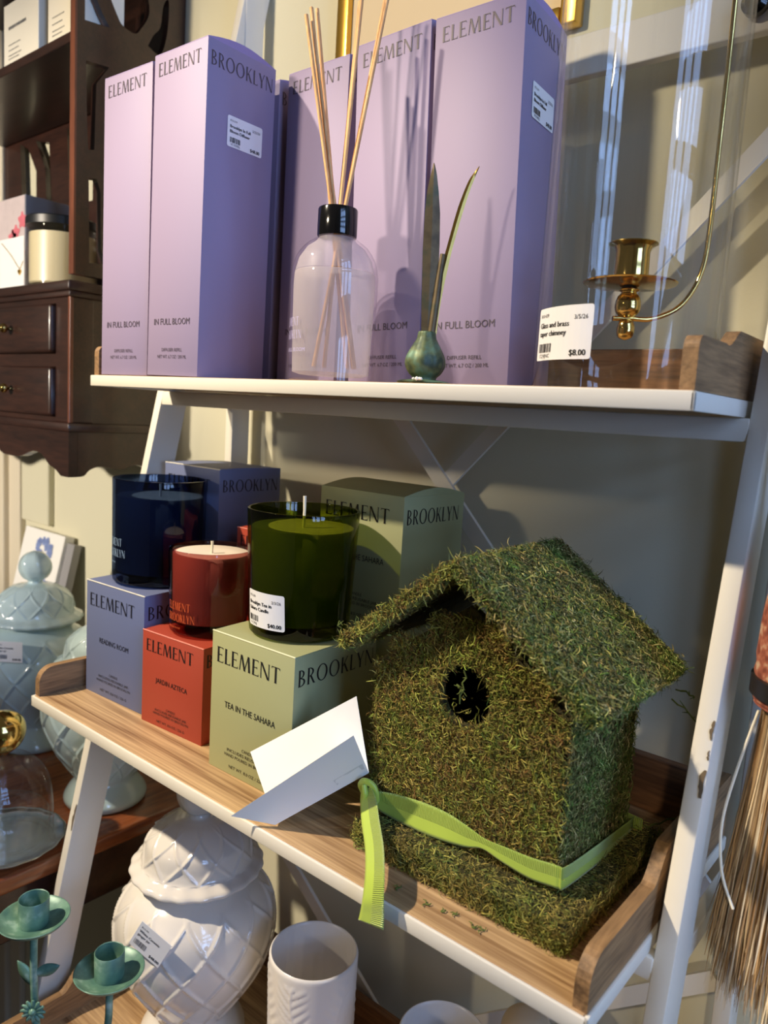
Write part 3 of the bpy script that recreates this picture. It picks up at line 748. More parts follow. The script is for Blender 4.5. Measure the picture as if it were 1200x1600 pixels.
PAL_WALL = [lin(150, 142, 70), lin(130, 124, 56), lin(110, 108, 48), lin(172, 158, 84), lin(96, 86, 40), lin(140, 112, 60), lin(128, 138, 58), lin(170, 172, 82), lin(84, 70, 36), lin(116, 90, 50), lin(104, 116, 48)]
PAL_GREEN = [lin(128, 136, 70), lin(114, 124, 62), lin(148, 144, 78), lin(100, 112, 52), lin(160, 152, 92), lin(128, 116, 62), lin(92, 104, 52), lin(184, 176, 114), lin(100, 130, 56), lin(82, 78, 42), lin(70, 76, 40)]
PAL_BASE = [lin(130, 128, 62), lin(108, 102, 48), lin(148, 140, 70), lin(84, 80, 40), lin(104, 116, 54), lin(158, 144, 76)]
def birdhouse():
    X0, X1, Y0, Y1 = .4075, .5630, .003, .113
    B0 = Z2 + .017; ZE = -.2035; XC = .4855
    t = thing('birdhouse', 'moss covered gabled birdhouse with round hole and tied lime ribbon', 'birdhouse', (XC, .05, Z2 + .0005))
    off = Vector((-XC, -.05, -(Z2 + .0005)))
    T = Matrix.Translation(off)
    def l(p): return np.array(p, float) + np.array(off)
    # base slab
    bx0, bx1, by0, by1 = .4200, .5850, -.0270, .1300; bz0, bz1 = Z2 + .0006, Z2 + .0165
    b = MB().rbox(bx0, bx1, by0, by1, bz0, bz1, .004, 3).xf(T)
    e = .004
    strands([(l((bx0, by0, bz1)), (bx1 - bx0, 0, 0), (0, by1 - by0, 0), (0, 0, 1), 12000),
             (l((bx0, by0, bz0 + .001)), (bx1 - bx0, 0, 0), (0, 0, bz1 - bz0), (0, -1, 0), 5000),
             (l((bx1, by0, bz0 + .001)), (0, by1 - by0, 0), (0, 0, bz1 - bz0), (1, 0, 0), 4200),
             (l((bx0, by0, bz0 + .001)), (0, by1 - by0, 0), (0, 0, bz1 - bz0), (-1, 0, 0), 1400)], .003, .012, .00034, PAL_BASE, 'mossy_base', t, b, .6, 2)
    # walls: gabled box with a hole, made as one shell
    gz = ZE + (XC - X0) * math.tan(math.radians(36.5))
    hc = Vector((.4853, Y0, -.2095)); hr = .0198
    mb = MB(); th = .005
    # front wall as a fan between the hole ring and the outline
    n = 48; ring = [(hc.x + hr * math.cos(2 * PI * k / n), hc.z + hr * 1.05 * math.sin(2 * PI * k / n)) for k in range(n)]
    outl = []
    poly = [(X1, B0), (X1, ZE), (XC, gz), (X0, ZE), (X0, B0)]
    for k in range(n):
        a = 2 * PI * k / n; dx, dz = math.cos(a), math.sin(a); best = 9
        for i in range(5):
            (ax, az), (bx, bz) = poly[i], poly[(i + 1) % 5]
            ex, ez = bx - ax, bz - az; den = dx * ez - dz * ex
            if abs(den) < 1e-9: continue
            s_ = ((ax - hc.x) * ez - (az - hc.z) * ex) / den; u_ = ((ax - hc.x) * dz - (az - hc.z) * dx) / den
            if s_ > 0 and -1e-6 <= u_ <= 1 + 1e-6: best = min(best, s_)
        outl.append((hc.x + dx * best, hc.z + dz * best))
    for c_ in poly:   # snap the nearest ray to each corner
        k = min(range(n), key=lambda i: (outl[i][0] - c_[0]) ** 2 + (outl[i][1] - c_[1]) ** 2); outl[k] = c_
    for y in (Y0, Y0 + th):
        mb.add([(p[0], y, p[1]) for p in ring] + [(p[0], y, p[1]) for p in outl], [(k, (k + 1) % n, n + (k + 1) % n, n + k) for k in range(n)])
    mb.add([(p[0], y, p[1]) for y in (Y0, Y0 + th) for p in ring], [(k, (k + 1) % n, n + (k + 1) % n, n + k) for k in range(n)])
    mb.box(X0, X0 + th, Y0, Y1, B0 - .001, ZE); mb.box(X1 - th, X1, Y0, Y1, B0 - .001, ZE)
    mb.prism([(X0, B0), (X1, B0), (X1, ZE), (XC, gz), (X0, ZE)], 'y', Y1 - th, Y1); mb.box(X0, X1, Y0, Y1, B0 - .001, B0 + .003)
    mb.xf(T)
    W = X1 - X0
    strands([(l((X0, Y0 - .0005, B0)), (W, 0, 0), (0, 0, ZE - B0), (0, -1, 0), 24000),
             (l((X0 + W * .08, Y0 - .0005, ZE)), (W * .84, 0, 0), (0, 0, .026), (0, -1, 0), 4200),
             (l((X0 + W * .30, Y0 - .0005, ZE + .026)), (W * .40, 0, 0), (0, 0, .022), (0, -1, 0), 1800),
             (l((X0, Y0, B0)), (0, Y1 - Y0, 0), (0, 0, ZE - B0), (-1, 0, 0), 1600)], .003, .0115, .00033, PAL_WALL, 'mossy_wall', t, mb, .6, 3, (np.array(l((hc.x, hc.y, hc.z))), hr + .0015))
    strands([(l((X1, Y0, B0)), (0, Y1 - Y0, 0), (0, 0, ZE - B0 + .004), (1, 0, 0), 15000)], .003, .0105, .00032, PAL_GREEN, 'mossy_side', t, None, .5, 4)
    # roof: two thick slabs meeting on the ridge
    RY0, RY1 = -.0200, .1235; rz = -.1125; XE0, XE1, zE = .3880, .5910, -.1880; tk = .0075
    def slab(xe, sgn):
        sl = Vector((xe - XC, 0, zE - rz)); nn = Vector((sgn * (rz - zE), 0, abs(xe - XC))).normalized()
        ps = [Vector((XC, y, rz)) + k * sl - nn * h_ for y in (RY0, RY1) for (k, h_) in ((0, 0), (1, 0), (1, tk), (0, tk))]
        m_ = MB().add(ps, [(0, 1, 2, 3), (7, 6, 5, 4), (0, 4, 5, 1), (1, 5, 6, 2), (2, 6, 7, 3), (3, 7, 4, 0)]).xf(T)
        D = RY1 - RY0; P0 = Vector((XC, RY0, rz)); pal = PAL_GREEN if sgn > 0 else PAL_WALL + PAL_GREEN[:3]
        s_ = [(l(P0), sl, (0, D, 0), nn, 24000 if sgn > 0 else 8000),
              (l(P0 - nn * tk), sl, nn * tk, (0, -1, 0), 2200),
              (l(P0 + sl - nn * tk), (0, D, 0), nn * tk, sl.normalized(), 1800),
              (l(P0 - nn * tk), sl, (0, .022, 0), -nn, 1200)]
        strands(s_, .003, .0110, .00033, pal, 'mossy_roof', t, m_, .5, 5 if sgn > 0 else 6)
    slab(XE1, 1); slab(XE0, -1)
    # a few loose wisps
    r = random.Random(8); wm = pmat('green_wisp', srgb(92, 104, 44), .9)
    def wisp(p, q, nn=5):
        mb = MB(); p, q = Vector(p), Vector(q); pts = [p.lerp(q, k / nn) + Vector((r.uniform(-1, 1), r.uniform(-1, 1), r.uniform(-1, 1))) * .0016 for k in range(nn + 1)]
        mb.tube(pts, [.0006] * nn + [.0003], 5)
        for c in pts[1:]: mb.tube([c, c + Vector((r.uniform(-1, 1), r.uniform(-.5, .5), r.uniform(-1, 1))) * .005], [.0005, .0002], 4)
        mb.xf(T); mb.build('moss_wisp', wm, t)
    wisp((.5915, .10, -.205), (.607, .115, -.222)); wisp((.590, .11, -.20), (.604, .112, -.205)); wisp((.4845, .0015, -.191), (.4850, -.001, -.214)); wisp((.4858, -.001, -.205), (.4800, -.001, -.203))
    wisp((.3890, -.019, -.185), (.3870, -.021, -.174)); wisp((.575, .123, -.317), (.600, .128, -.300))
    # ribbon tied round the walls
    def band(rows, name, par):
        """rows: (edge point, other edge point)"""
        vs = []; uv = []; acc = 0; prev = None; NW = 8
        for a, b_ in rows:
            a, b_ = Vector(a), Vector(b_); mid = (a + b_) / 2
            if prev is not None: acc += (mid - prev).length
            prev = mid
            for k in range(NW + 1): vs.append(tuple(a.lerp(b_, k / NW) + off)); uv.append((acc, k / NW))
        n = len(rows); fs = [(i * (NW + 1) + k, i * (NW + 1) + k + 1, (i + 1) * (NW + 1) + k + 1, (i + 1) * (NW + 1) + k) for i in range(n - 1) for k in range(NW)]
        me = bpy.data.meshes.new(name); me.from_pydata(vs, [], fs); me.materials.append(M['ribbon'])
        ul = me.uv_layers.new(name='UVMap')
        for lp in me.loops: ul.data[lp.index].uv = uv[lp.vertex_index]
        for p in me.polygons: p.use_smooth = True
        o = bpy.data.objects.new(name, me); COL.objects.link(o); o.parent = par
        sm = o.modifiers.new('solid', 'SOLIDIFY'); sm.thickness = .0004; sm.offset = 0
        return o
    def dense(rows, n=6):
        A = curve3([r_[0] for r_ in rows], n); B_ = curve3([r_[1] for r_ in rows], n); return list(zip(A, B_))
    yf = Y0 - .0058
    rows = [((.4170, yf - .004, -.3010), (.4185, yf - .004, -.3060)), ((.4230, yf - .004, -.2985), (.4235, yf - .005, -.3115)), ((.4374, yf - .002, -.2961), (.4358, yf - .004, -.3141)), ((.4605, yf - .001, -.2935), (.4595, yf - .003, -.3150)),
            ((.4826, yf - .001, -.2930), (.4817, yf - .003, -.3130)), ((.5013, yf - .002, -.2956), (.4990, yf - .002, -.3105)), ((.5142, yf - .002, -.2982), (.5124, yf - .002, -.3060)), ((.5288, yf - .002, -.2975), (.5275, yf - .002, -.3085)),
            ((.5477, yf - .001, -.2970), (.5468, yf - .001, -.3115)), ((.5610, yf, -.2955), (.5620, yf, -.3105)),
            ((.5665, yf + .001, -.2955), (.5670, yf + .001, -.3103)), ((.5690, yf + .006, -.2965), (.5695, yf + .006, -.3110)), ((.5690, .050, -.3020), (.5695, .050, -.3165)), ((.5685, Y1 + .003, -.3085), (.5690, Y1 + .003, -.3225))]
    rb = band(dense(rows, 5), 'ribbon', t)
    back = [((.5685, Y1 + .003, -.3085), (.5690, Y1 + .003, -.3225)), ((.562, Y1 + .006, -.308), (.562, Y1 + .006, -.322)), ((.41, Y1 + .006, -.305), (.41, Y1 + .006, -.319)), ((.4025, Y1, -.305), (.4025, Y1, -.319)), ((.4015, .02, -.302), (.4015, .02, -.312)), ((.4040, yf, -.300), (.4045, yf - .001, -.308))]
    band(dense(back, 4), 'ribbon_back', rb)
    # knot
    r = random.Random(2); mb = MB()
    c0 = Vector((.4165, yf - .0070, -.2995))
    mb.tube(curve3([tuple(c0 + Vector(d)) for d in ((-.006, .002, -.006), (-.006, -.003, .003), (-.001, -.004, .0085), (.005, -.001, .005), (.007, .0, -.004), (.003, .002, -.009))], 6), [.0026] * 31, 10, flat=.75)
    mb.tube(curve3([tuple(c0 + Vector(d)) for d in ((-.001, -.005, .006), (.0015, -.006, .0), (.001, -.004, -.006), (.0045, .0, -.010))], 6), [.0022] * 19, 10, flat=.7)
    mb.xf(T); mb.build('knot', M['ribbon'], rb, smooth=60)
    # hanging tail, dropping in front of the tray edge
    tail = [((.4118, -.0125, -.2966), (.4208, -.0125, -.2945)), ((.4141, -.0165, -.3053), (.4289, -.0165, -.2990)), ((.4277, -.0300, -.3119), (.4440, -.0300, -.3045)), ((.4460, -.0470, -.3150), (.4625, -.0475, -.3075)),
            ((.4615, -.0640, -.3190), (.4780, -.0650, -.3110)), ((.4672, -.0720, -.3300), (.4845, -.0725, -.3225)), ((.4663, -.0725, -.3405), (.4855, -.0725, -.3335)), ((.4651, -.0725, -.3465), (.4858, -.0725, -.3430))]
    tl = band([(b_, a_) for a_, b_ in dense(tail, 5)], 'ribbon_tail', rb); 
birdhouse()

# ------------------------------------------------------------------ folded paper card against the birdhouse
def card():
    t = thing('folded_card', 'blank white folded paper card propped open between green carton and birdhouse', 'card', (.3617, -.0513, -.3325))
    off = Vector((.3617, -.0513, -.3325))
    C = Vector((.7517, -.4215, -.0232))
    F = Vector((.3617, -.0513, -.3318)); G = Vector((.4120, -.0060, -.2880)); A = Vector((.3150, -.0375, -.2953)); B = Vector((.3990, -.0100, -.2317))
    E = Vector((.3370, -.0733, -.3267)); H = Vector((.4245, -.0405, -.2447))
    def leaf(a, b, c, d, name, mat):
        mb = MB(); n = 6; vs = []
        nn = (b - a).cross(d - a).normalized() * .00025
        for s in (-1, 1):
            for i in range(n + 1):
                for j in range(n + 1):
                    u, v = i / n, j / n
                    vs.append(a * (1 - u) * (1 - v) + b * u * (1 - v) + c * u * v + d * (1 - u) * v + nn * s - off)
        k = (n + 1)
        fs = []
        for s in (0, 1):
            o = s * k * k
            fs += [(o + i * k + j, o + (i + 1) * k + j, o + (i + 1) * k + j + 1, o + i * k + j + 1) for i in range(n) for j in range(n)]
        mb.add(vs, fs); return mb.build(name, mat, t, smooth=30)
    leaf(F, G, B, A, 'card_leaf', M['paper'])
    l2 = leaf(F + Vector((.0003, -.0004, -.0003)), G + Vector((.0003, -.0004, -.0003)), H, E, 'card_leaf', M['paper'])
    a, b, c, d = [G.lerp(F, s).lerp((H if 1 else H).lerp(E, s), v) for s, v in ((.02, .03), (.30, .03), (.30, .30), (.02, .30))]
    nn = Vector((.5, -.7, -.2)).normalized() * .0008
    MB().add([tuple(p + nn - off) for p in (a, b, c, d)], [(0, 1, 2, 3)]).build('tape_strip', M['tape'], t)
card()
def crumbs():
    r = random.Random(12)
    pts = [(.517, -.0405), (.531, -.0425), (.5385, -.0415), (.4975, -.0450), (.5095, -.0440), (.474, -.0445)]
    for i, (x, y) in enumerate(pts):
        mb = MB()
        for k in range(4):
            a = r.uniform(0, 6.28); p = Vector((r.uniform(-1, 1) * .001, r.uniform(-1, 1) * .001, .0006))
            mb.tube([p, p + Vector((math.cos(a), math.sin(a), r.uniform(0, .4))) * .002, p + Vector((math.cos(a + .6), math.sin(a + .6), .1)) * .0035], [.0005, .0004, .0002], 5)
        o = mb.build('moss_crumb', bpy.data.materials['green_wisp'], loc=(x, y, Z2 + .0003)); tag(o, 'tiny fallen moss crumb on the lower tray in front of the birdhouse', 'moss crumb', 'moss crumbs on the tray')
crumbs()

# ------------------------------------------------------------------ gold picture frame on the wall
def frame():
    t = thing('picture_frame', 'thin gold picture frame with cream canvas hung behind the lavender cartons', 'picture', (.255, WALLY, .33))
    x0, x1, z0, z1 = -.143, .152, 0, .42; w = .017
    mb = MB()
    for a in ((x0, x0 + w, z0, z1), (x1 - w, x1, z0, z1), (x0 + w, x1 - w, z0, z0 + w), (x0 + w, x1 - w, z1 - w, z1)): mb.rbox(a[0], a[1], -.016, -.001, a[2], a[3], .002, 2)
    mb.build('gilt_frame', M['gold'], t, smooth=40)
    MB().box(x0 + w - .002, x1 - w + .002, -.008, -.002, z0 + w - .002, z1 - w + .002).build('canvas', M['canvas'], t)
frame()

# ------------------------------------------------------------------ dark wall cabinet at the left
CX, CY = -.190, .078      # right side plane and front plane
def fret(outer, holes, depth, place, name, mat, parent):
    cu = bpy.data.curves.new('fret', 'CURVE'); cu.dimensions = '2D'; cu.fill_mode = 'BOTH'; cu.extrude = depth / 2
    for poly in [outer] + holes:
        sp = cu.splines.new('POLY'); sp.points.add(len(poly) - 1); sp.use_cyclic_u = True
        for i, p in enumerate(poly): sp.points[i].co = (p[0], p[1], 0, 1)
    ob = bpy.data.objects.new('fret', cu); COL.objects.link(ob)
    dg = bpy.context.evaluated_depsgraph_get(); dg.update()
    me = bpy.data.meshes.new_from_object(ob.evaluated_get(dg)); bpy.data.objects.remove(ob); bpy.data.curves.remove(cu)
    for v in me.vertices: v.co = place(*v.co)
    me.materials.clear(); me.materials.append(mat); me.name = name
    o = bpy.data.objects.new(name, me); COL.objects.link(o); o.parent = parent; return o
def cabinet():
    ox, oy, oz = -.45, WALLY, -.128
    t = thing('wall_cabinet', 'dark mahogany wall cabinet with pierced sides and two rows of small drawers', 'cabinet', (ox, oy, oz))
    T = Matrix.Translation((-ox, -oy, -oz))
    def B(mb, name, mat, par=t, smooth=None): mb.xf(T); return mb.build(name, mat, par, smooth=smooth)
    sm = lambda q: [p[:2] for p in curve3([(*p,) for p in q + [q[0]]], 4)][:-1]
    H = [[(.094, .505), (.094, .434), (.127, .438), (.117, .451), (.106, .470)],
         sm([(.121, .485), (.136, .459), (.145, .448), (.162, .445), (.171, .454), (.183, .478), (.176, .505), (.15, .52)]),
         sm([(.182, .438), (.201, .434), (.211, .466), (.212, .505), (.204, .496), (.200, .468), (.190, .454)]),
         [(.096, .388), (.127, .391), (.118, .378), (.110, .366), (.108, .286), (.100, .284), (.098, .317)],
         [(.101, .250), (.112, .252), (.117, .238), (.119, .165), (.125, .149), (.103, .147)],
         [(.150, .30), (.185, .32), (.19, .38), (.160, .40)], [(.150, .16), (.190, .16), (.185, .25), (.155, .27)]]
    H = [[(y, z) for y, z in h] for h in H]
    out = [(CY + .006, .130), (CY + .006, .62), (WALLY - .001, .62), (WALLY - .001, .130)]
    fret(out, H, .011, lambda a, b, c: Vector((CX - .0058 + c - ox, a - oy, b - oz)), 'pierced_side', M['mahog'], t)
    B(MB().box(CX - .0118, CX - .0002, CY + .0035, CY + .0062, .130, .62), 'front_edging', M['mahogedge'])
    HB = [[(-.813, .435), (-.700, .421), (-.685, .342), (-.809, .342)], [(-.641, .403), (-.611, .390), (-.583, .350), (-.583, .300), (-.634, .300)], [(-.584, .399), (-.539, .389), (-.528, .285), (-.545, .285), (-.552, .350), (-.566, .372)],
          [(-.48, .40), (-.44, .38), (-.40, .32), (-.40, .28), (-.47, .28)], [(-.36, .39), (-.32, .39), (-.30, .29), (-.35, .29)]]
    HB = [[(x * 1.0, z) for x, z in h] for h in HB[1:]]
    fret([(-.70, .122), (-.70, .62), (CX - .012, .62), (CX - .012, .122)], HB, .008, lambda a, b, c: Vector((a - ox, WALLY - .012 + c - oy, b - oz)), 'pierced_back', M['mahog'], t)
    B(MB().rbox(-.70, CX - .012, CY + .004, WALLY - .018, .4075, .4195, .001), 'inner_shelf', M['mahog'])
    B(MB().rbox(-.70, CX - .012, CY + .004, WALLY - .018, .600, .62, .001), 'top_board', M['mahog'])
    # deck and lower case
    B(MB().rbox(-.72, CX + .006, CY - .006, WALLY - .001, .1085, .1215, .003).rbox(-.72, CX + .003, CY - .003, WALLY - .001, .1015, .1090, .002), 'deck', M['mahog'], smooth=40)
    c = MB()
    c.box(-.70, CX - .002, CY + .030, WALLY - .001, -.058, .1016)                    # solid core
    for (z0, z1) in ((.0135, .0300), (.0945, .1016), (-.0600, -.0520)): c.box(-.70, CX - .0022, CY + .0008, CY + .0315, z0, z1)
    for x in (-.700, -.4400, -.2160): c.rbox(x - .012, x + (.026 if x > -.22 else .012), CY, CY + .032, -.058, .1016, .0012)
    B(c, 'case', M['mahog'])
    B(MB().rbox(CX - .0045, CX + .0005, CY - .0008, CY + .004, -.058, .1015, .0005), 'front_edging', M['mahogedge'])
    for (z0, z1) in ((.0310, .0940), (-.0515, .0130)):
        for (x0, x1, kn) in ((-.427, -.2290, -.341), (-.687, -.453, -.57)):
            d = B(MB().rbox(x0, x1, CY - .007, CY + .028, z0, z1, .0045, 3), 'drawer', M['mahog'], smooth=40)
            for kx in (kn,):
                k = MB().lathe(prof_smooth([(.0022, 0), (.0022, .004), (.0058, .007), (.0064, .011), (.004, .014), (.0008, .0148)], 4), 20)
                k.xf(Matrix.Translation((kx, CY - .007, (z0 + z1) / 2 + .001)) @ Matrix.Rotation(PI / 2, 4, 'X')); B(k, 'knob', M['brass'], d, 60)
    B(MB().rbox(-.705, CX + .004, CY - .004, WALLY - .001, -.0700, -.0580, .003), 'waist_moulding', M['mahog'], smooth=40)
    def scallop(a0, a1, zt, seedpts): return [(a0, zt)] + seedpts + [(a1, zt)]
    fr = sm2 = curve3([(-.700, -.100), (-.62, -.118), (-.56, -.104), (-.50, -.118), (-.44, -.102), (-.405, -.102), (-.38, -.112), (-.33, -.112), (-.30, -.104), (-.285, -.1015), (-.265, -.104), (-.245, -.116), (-.228, -.121), (-.212, -.129)], 5)
    fpoly = [(-.700, -.070)] + [p for p in fr] + [(CX - .0022, -.129), (CX - .0022, -.070)]
    B(MB().prism(fpoly, 'y', CY, CY + .012), 'apron', M['mahog'])
    sd = curve3([(CY + .012, -.129), (CY + .022, -.1275), (CY + .030, -.120), (CY + .045, -.116), (CY + .075, -.120), (CY + .10, -.114), (CY + .13, -.124), (WALLY - .012, -.127)], 5)
    spoly = [(CY + .0125, -.070), (CY + .0125, -.129)] + [p for p in sd] + [(WALLY - .002, -.127), (WALLY - .002, -.070)]
    B(MB().prism(spoly, 'x', CX - .0145, CX - .0025), 'apron', M['mahog'])
cabinet()
# what the cabinet holds
def cabinet_things():
    t = thing('jar_candle', 'cream wax candle in clear glass with a black lid, inside the dark cabinet', 'candle', (-.312, .132, .1220))
    R = .0470
    MB().lathe([(R * .92, 0), (R, .002), (R, .082), (R - .002, .084), (R - .002, .004), (.001, .004)], 48).build('glass_jar', M['glass'], t, smooth=40)
    MB().lathe([(R * .9, .006), (R - .0026, .008), (R - .0026, .074), (.001, .0745)], 48).build('wax', M['waxcream'], t, smooth=40)
    MB().lathe([(R + .001, .0830), (R + .0022, .0835), (R + .0022, .0935), (R + .0005, .0952), (.001, .0955)], 48).build('lid', M['blacksatin'], t, smooth=40)
    t = thing('gift_box', 'grey box with pink and grey flower print behind the cream jar candle', 'box', (-.4350, .1360, .1220))
    MB().rbox(-.13, 0, 0, .070, 0, .150, .001).build('carton_body', M['grey'], t)
    MB().box(-.129, -.0012, -.0005, 0, .001, .149).build('printed_front', M['greyprint'], t)
    mb = MB()
    r = random.Random(4)
    for k in range(7):
        cx, cz = (-.012 - .014 * (k % 3) + r.uniform(-.004, .004), .062 + .017 * (k // 2) - .006 * (k % 2))
        n = 18; mb.add([(cx + .012 * (1 + .25 * math.sin(5 * a)) * math.cos(a), -.0008, cz + .011 * (1 + .25 * math.sin(5 * a)) * math.sin(a)) for a in [2 * PI * i / n for i in range(n)]], [tuple(range(n))])
    mb.build('flower_print', M['pinkprint'], t)
    t = thing('jewelry_card', 'white jewelry card with a gold heart necklace at the cabinet deck edge', 'jewelry card', (-.3400, .0890, .1218))
    MB().rbox(-.075, 0, 0, .0012, 0, .071, .0004, 1).build('card', M['paper'], t)
    mb = MB(); mb.tube([(-.066, -.0008, .066), (-.038, -.0008, .048), (-.0105, -.0008, .026)], .0004, 6).tube([(-.0105, -.0008, .026), (-.006, -.0008, .030), (.0, -.0008, .0365)], .0004, 6); mb.build('chain', M['brass'], t)
    hp = [(.0042 * 16 * math.sin(a) ** 3 / 16, .0042 * (13 * math.cos(a) - 5 * math.cos(2 * a) - 2 * math.cos(3 * a) - math.cos(4 * a)) / 16) for a in [2 * PI * k / 40 for k in range(40)]]
    MB().prism([(p[0] - .0105, p[1] + .0225) for p in hp], 'y', -.0018, -.0002).build('heart_pendant', M['gold'], t)
    printed('lettering', sans('sterling & gold', .0028, -.0385, .004, 'c'), lambda x, y: (x, -.0004, y), M['inkgrey'], t) if False else None
    tx = sans('a', .001)[:0]
    for nm, lab, x, wd, h, y, yaw in (('cream_carton', 'cream printed carton on the cabinet shelf, beside its pierced side', -.2870, .082, .105, .0960, 0.), ('cream_carton', 'cream printed carton on the cabinet shelf, farther along from its pierced side', -.4060, .100, .086, .0925, 0.)):
        t = thing(nm, lab, 'box', (x, y, .4200), (0, 0, yaw), 'cream cartons on the cabinet shelf')
        MB().rbox(0, wd, 0, .06, 0, h, .0008).build('carton_body', M['cream'], t)
        P = sans('ROSEMINT', .0058, wd * .12, h * .52, w=wd * .55)[:0]
        for q, ww in ((.60, .50), (.36, .35), (.28, .30), (.20, .38), (.15, .30)): 
            hh = .0042 if q == .60 else .0014
            r = random.Random(q); x_ = wd * .15
            while x_ < wd * (.15 + ww):
                g = r.uniform(.0016, .0034); P.append([(x_, h * q), (x_ + g * .55, h * q), (x_ + g * .55, h * q + hh), (x_, h * q + hh)]); x_ += g
        printed('small_print', P, lambda x, y: (x, -.0003, y), M['inkgrey'], t)
cabinet_things()

# ------------------------------------------------------------------ table at the left with blue jars
TZ = -.553
def table():
    t = thing('side_table', 'dark red-brown wooden side table under the pale blue jars', 'table', (-.40, 0, -ZU))
    h = TZ + ZU; X1 = .358; Y0, Y1 = -.165, .228
    MB().rbox(-.42, X1, Y0, Y1, h - .022, h, .005, 3).build('tabletop', M['table'], t, smooth=40)
    MB().rbox(-.40, X1 - .012, Y0 + .012, Y1 - .012, h - .088, h - .0225, .002).build('apron', M['mahog'], t)
    for x in (-.40, X1 - .052):
        for y in (Y0 + .014, Y1 - .054):
            MB().prism([(x, y), (x + .04, y), (x + .04, y + .04), (x, y + .04)], 'z', .0005, h - .0885).build('leg', M['mahog'], t)
table()
def diamonds(nu, k, amp, z0, z1):
    """raised diagonal ribs on a lathe"""
    def f(a, i, r, z):
        if not z0 < z < z1: return 0
        v = (z - z0) * k
        p = abs(((a / (2 * PI) * nu + v) % 1) - .5) * 2; q = abs(((a / (2 * PI) * nu - v) % 1) - .5) * 2
        rib = max(math.exp(-((1 - p) / .10) ** 2), math.exp(-((1 - q) / .10) ** 2))
        e = min(1, (z - z0) / .008, (z1 - z) / .008)
        return amp * rib * e
    return f
def ginger_jar(label, loc, s, glaze, tagspec=None, rotz=0., cat='jar', group=None):
    t = thing('ginger_jar', label, cat, loc, (0, 0, rotz), group)
    k = s
    body = prof_smooth([(.050, 0), (.056, .002), (.058, .010), (.052, .022), (.043, .034), (.0435, .042), (.056, .062), (.074, .092), (.0845, .122), (.0865, .145), (.082, .166), (.070, .183), (.057, .193), (.050, .198), (.048, .205)], 9)
    zs = [z for r, z in body]; rs = [r for r, z in body]
    body = body[:20] + [(float(np.interp(z, zs[19:], rs[19:])), float(z)) for z in np.linspace(zs[20], zs[-1], 150)]
    body = [(r * k, z * k) for r, z in body]
    MB().lathe(body, 288, disp=diamonds(12, 17.5 / k, .0026 * k, .040 * k, .188 * k)).build('jar_body', glaze, t, smooth=60)
    lid = prof_smooth([(.049, .2025), (.064, .2030), (.0710, .2065), (.0700, .2110), (.0610, .2165), (.0575, .2240), (.0535, .240), (.042, .252), (.031, .259), (.020, .2615), (.0125, .263), (.0105, .266)], 12)
    lid = [(r * k, z * k) for r, z in lid]
    dd = diamonds(10, 26 / k, .0022 * k, .216 * k, .262 * k)
    def petal(a, i, r, z): return dd(a, i, r, z) if z > .2165 * k else .0007 * k * math.sin(20 * a)
    lo = MB().lathe(lid, 240, disp=petal).build('jar_lid', glaze, t, smooth=60)
    fin = prof_smooth([(.0100, .2655), (.0110, .2675), (.0180, .2725), (.0230, .2815), (.0240, .2900), (.0225, .2990), (.0165, .3080), (.0085, .3125), (.001, .3140)], 6)
    MB().lathe([(r * k, z * k) for r, z in fin], 60, disp=lambda a, i, r, z: .0007 * k * math.sin(6 * a + 100 * z)).build('finial', glaze, lo, smooth=60)
    if tagspec:
        az, z0, tilt, w, h = tagspec
        # flat hang tag lying against the belly
        n = Vector((math.cos(az), math.sin(az), .0)); u = Vector((-math.sin(az), math.cos(az), 0))
        R = max(r + .004 for r, z in body if abs(z - z0) < .02 * k)
        m = Matrix((u, n.cross(u) * -1 if False else Vector((0, 0, 1)), n)).transposed().to_4x4(); m.translation = n * (R + .001) + Vector((0, 0, z0))
        m = m @ Matrix.Rotation(tilt, 4, 'Z')
        q = MB().rbox(-w / 2, w / 2, -h / 2, h / 2, -.0003, .0003, .0002, 1).xf(m).build('price_label', M['label'], t); q['label'] = 'white price sticker'
        P = sans('810-44', h * .07, -w * .42, h * .30) + sans('White Ceramic', h * .09, -w * .42, h * .14, bold=True) + sans('ginger jar', h * .09, -w * .42, 0, bold=True) + bars(-w * .42, -h * .34, w * .38, h * .2, 12, 4) + sans('$48.00', h * .1, w * .44, -h * .40, 'r', bold=True)
        printed('label_print', P, lambda x, y: tuple(m @ Vector((x, y, .0006))), M['inkgrey'], q)
    return t
ca = lambda x, y: math.atan2(-.4215 - y, .7517 - x)
ginger_jar('pale blue lattice ginger jar with lid, in front of the flower cards', (-.352, .112, TZ + .0004), .945, M['celadon'], (ca(-.352, .112) - .42, .168, 0., .040, .030), group='pale blue ginger jars')
ginger_jar('pale blue lattice ginger jar partly hidden behind the slate blue carton and shelf leg', (-.126, .098, TZ + .0004), .905, M['celadon'], (ca(-.126, .098) - .12, .150, .1, .034, .026), group='pale blue ginger jars')
Z3 = -.72
ginger_jar('white lattice ginger jar with lid, on the bottom tray', (.128, .058, Z3 + .0004), .985, M['whiteglaze'], (ca(.128, .058) - .50, .170, -.50, .038, .031))

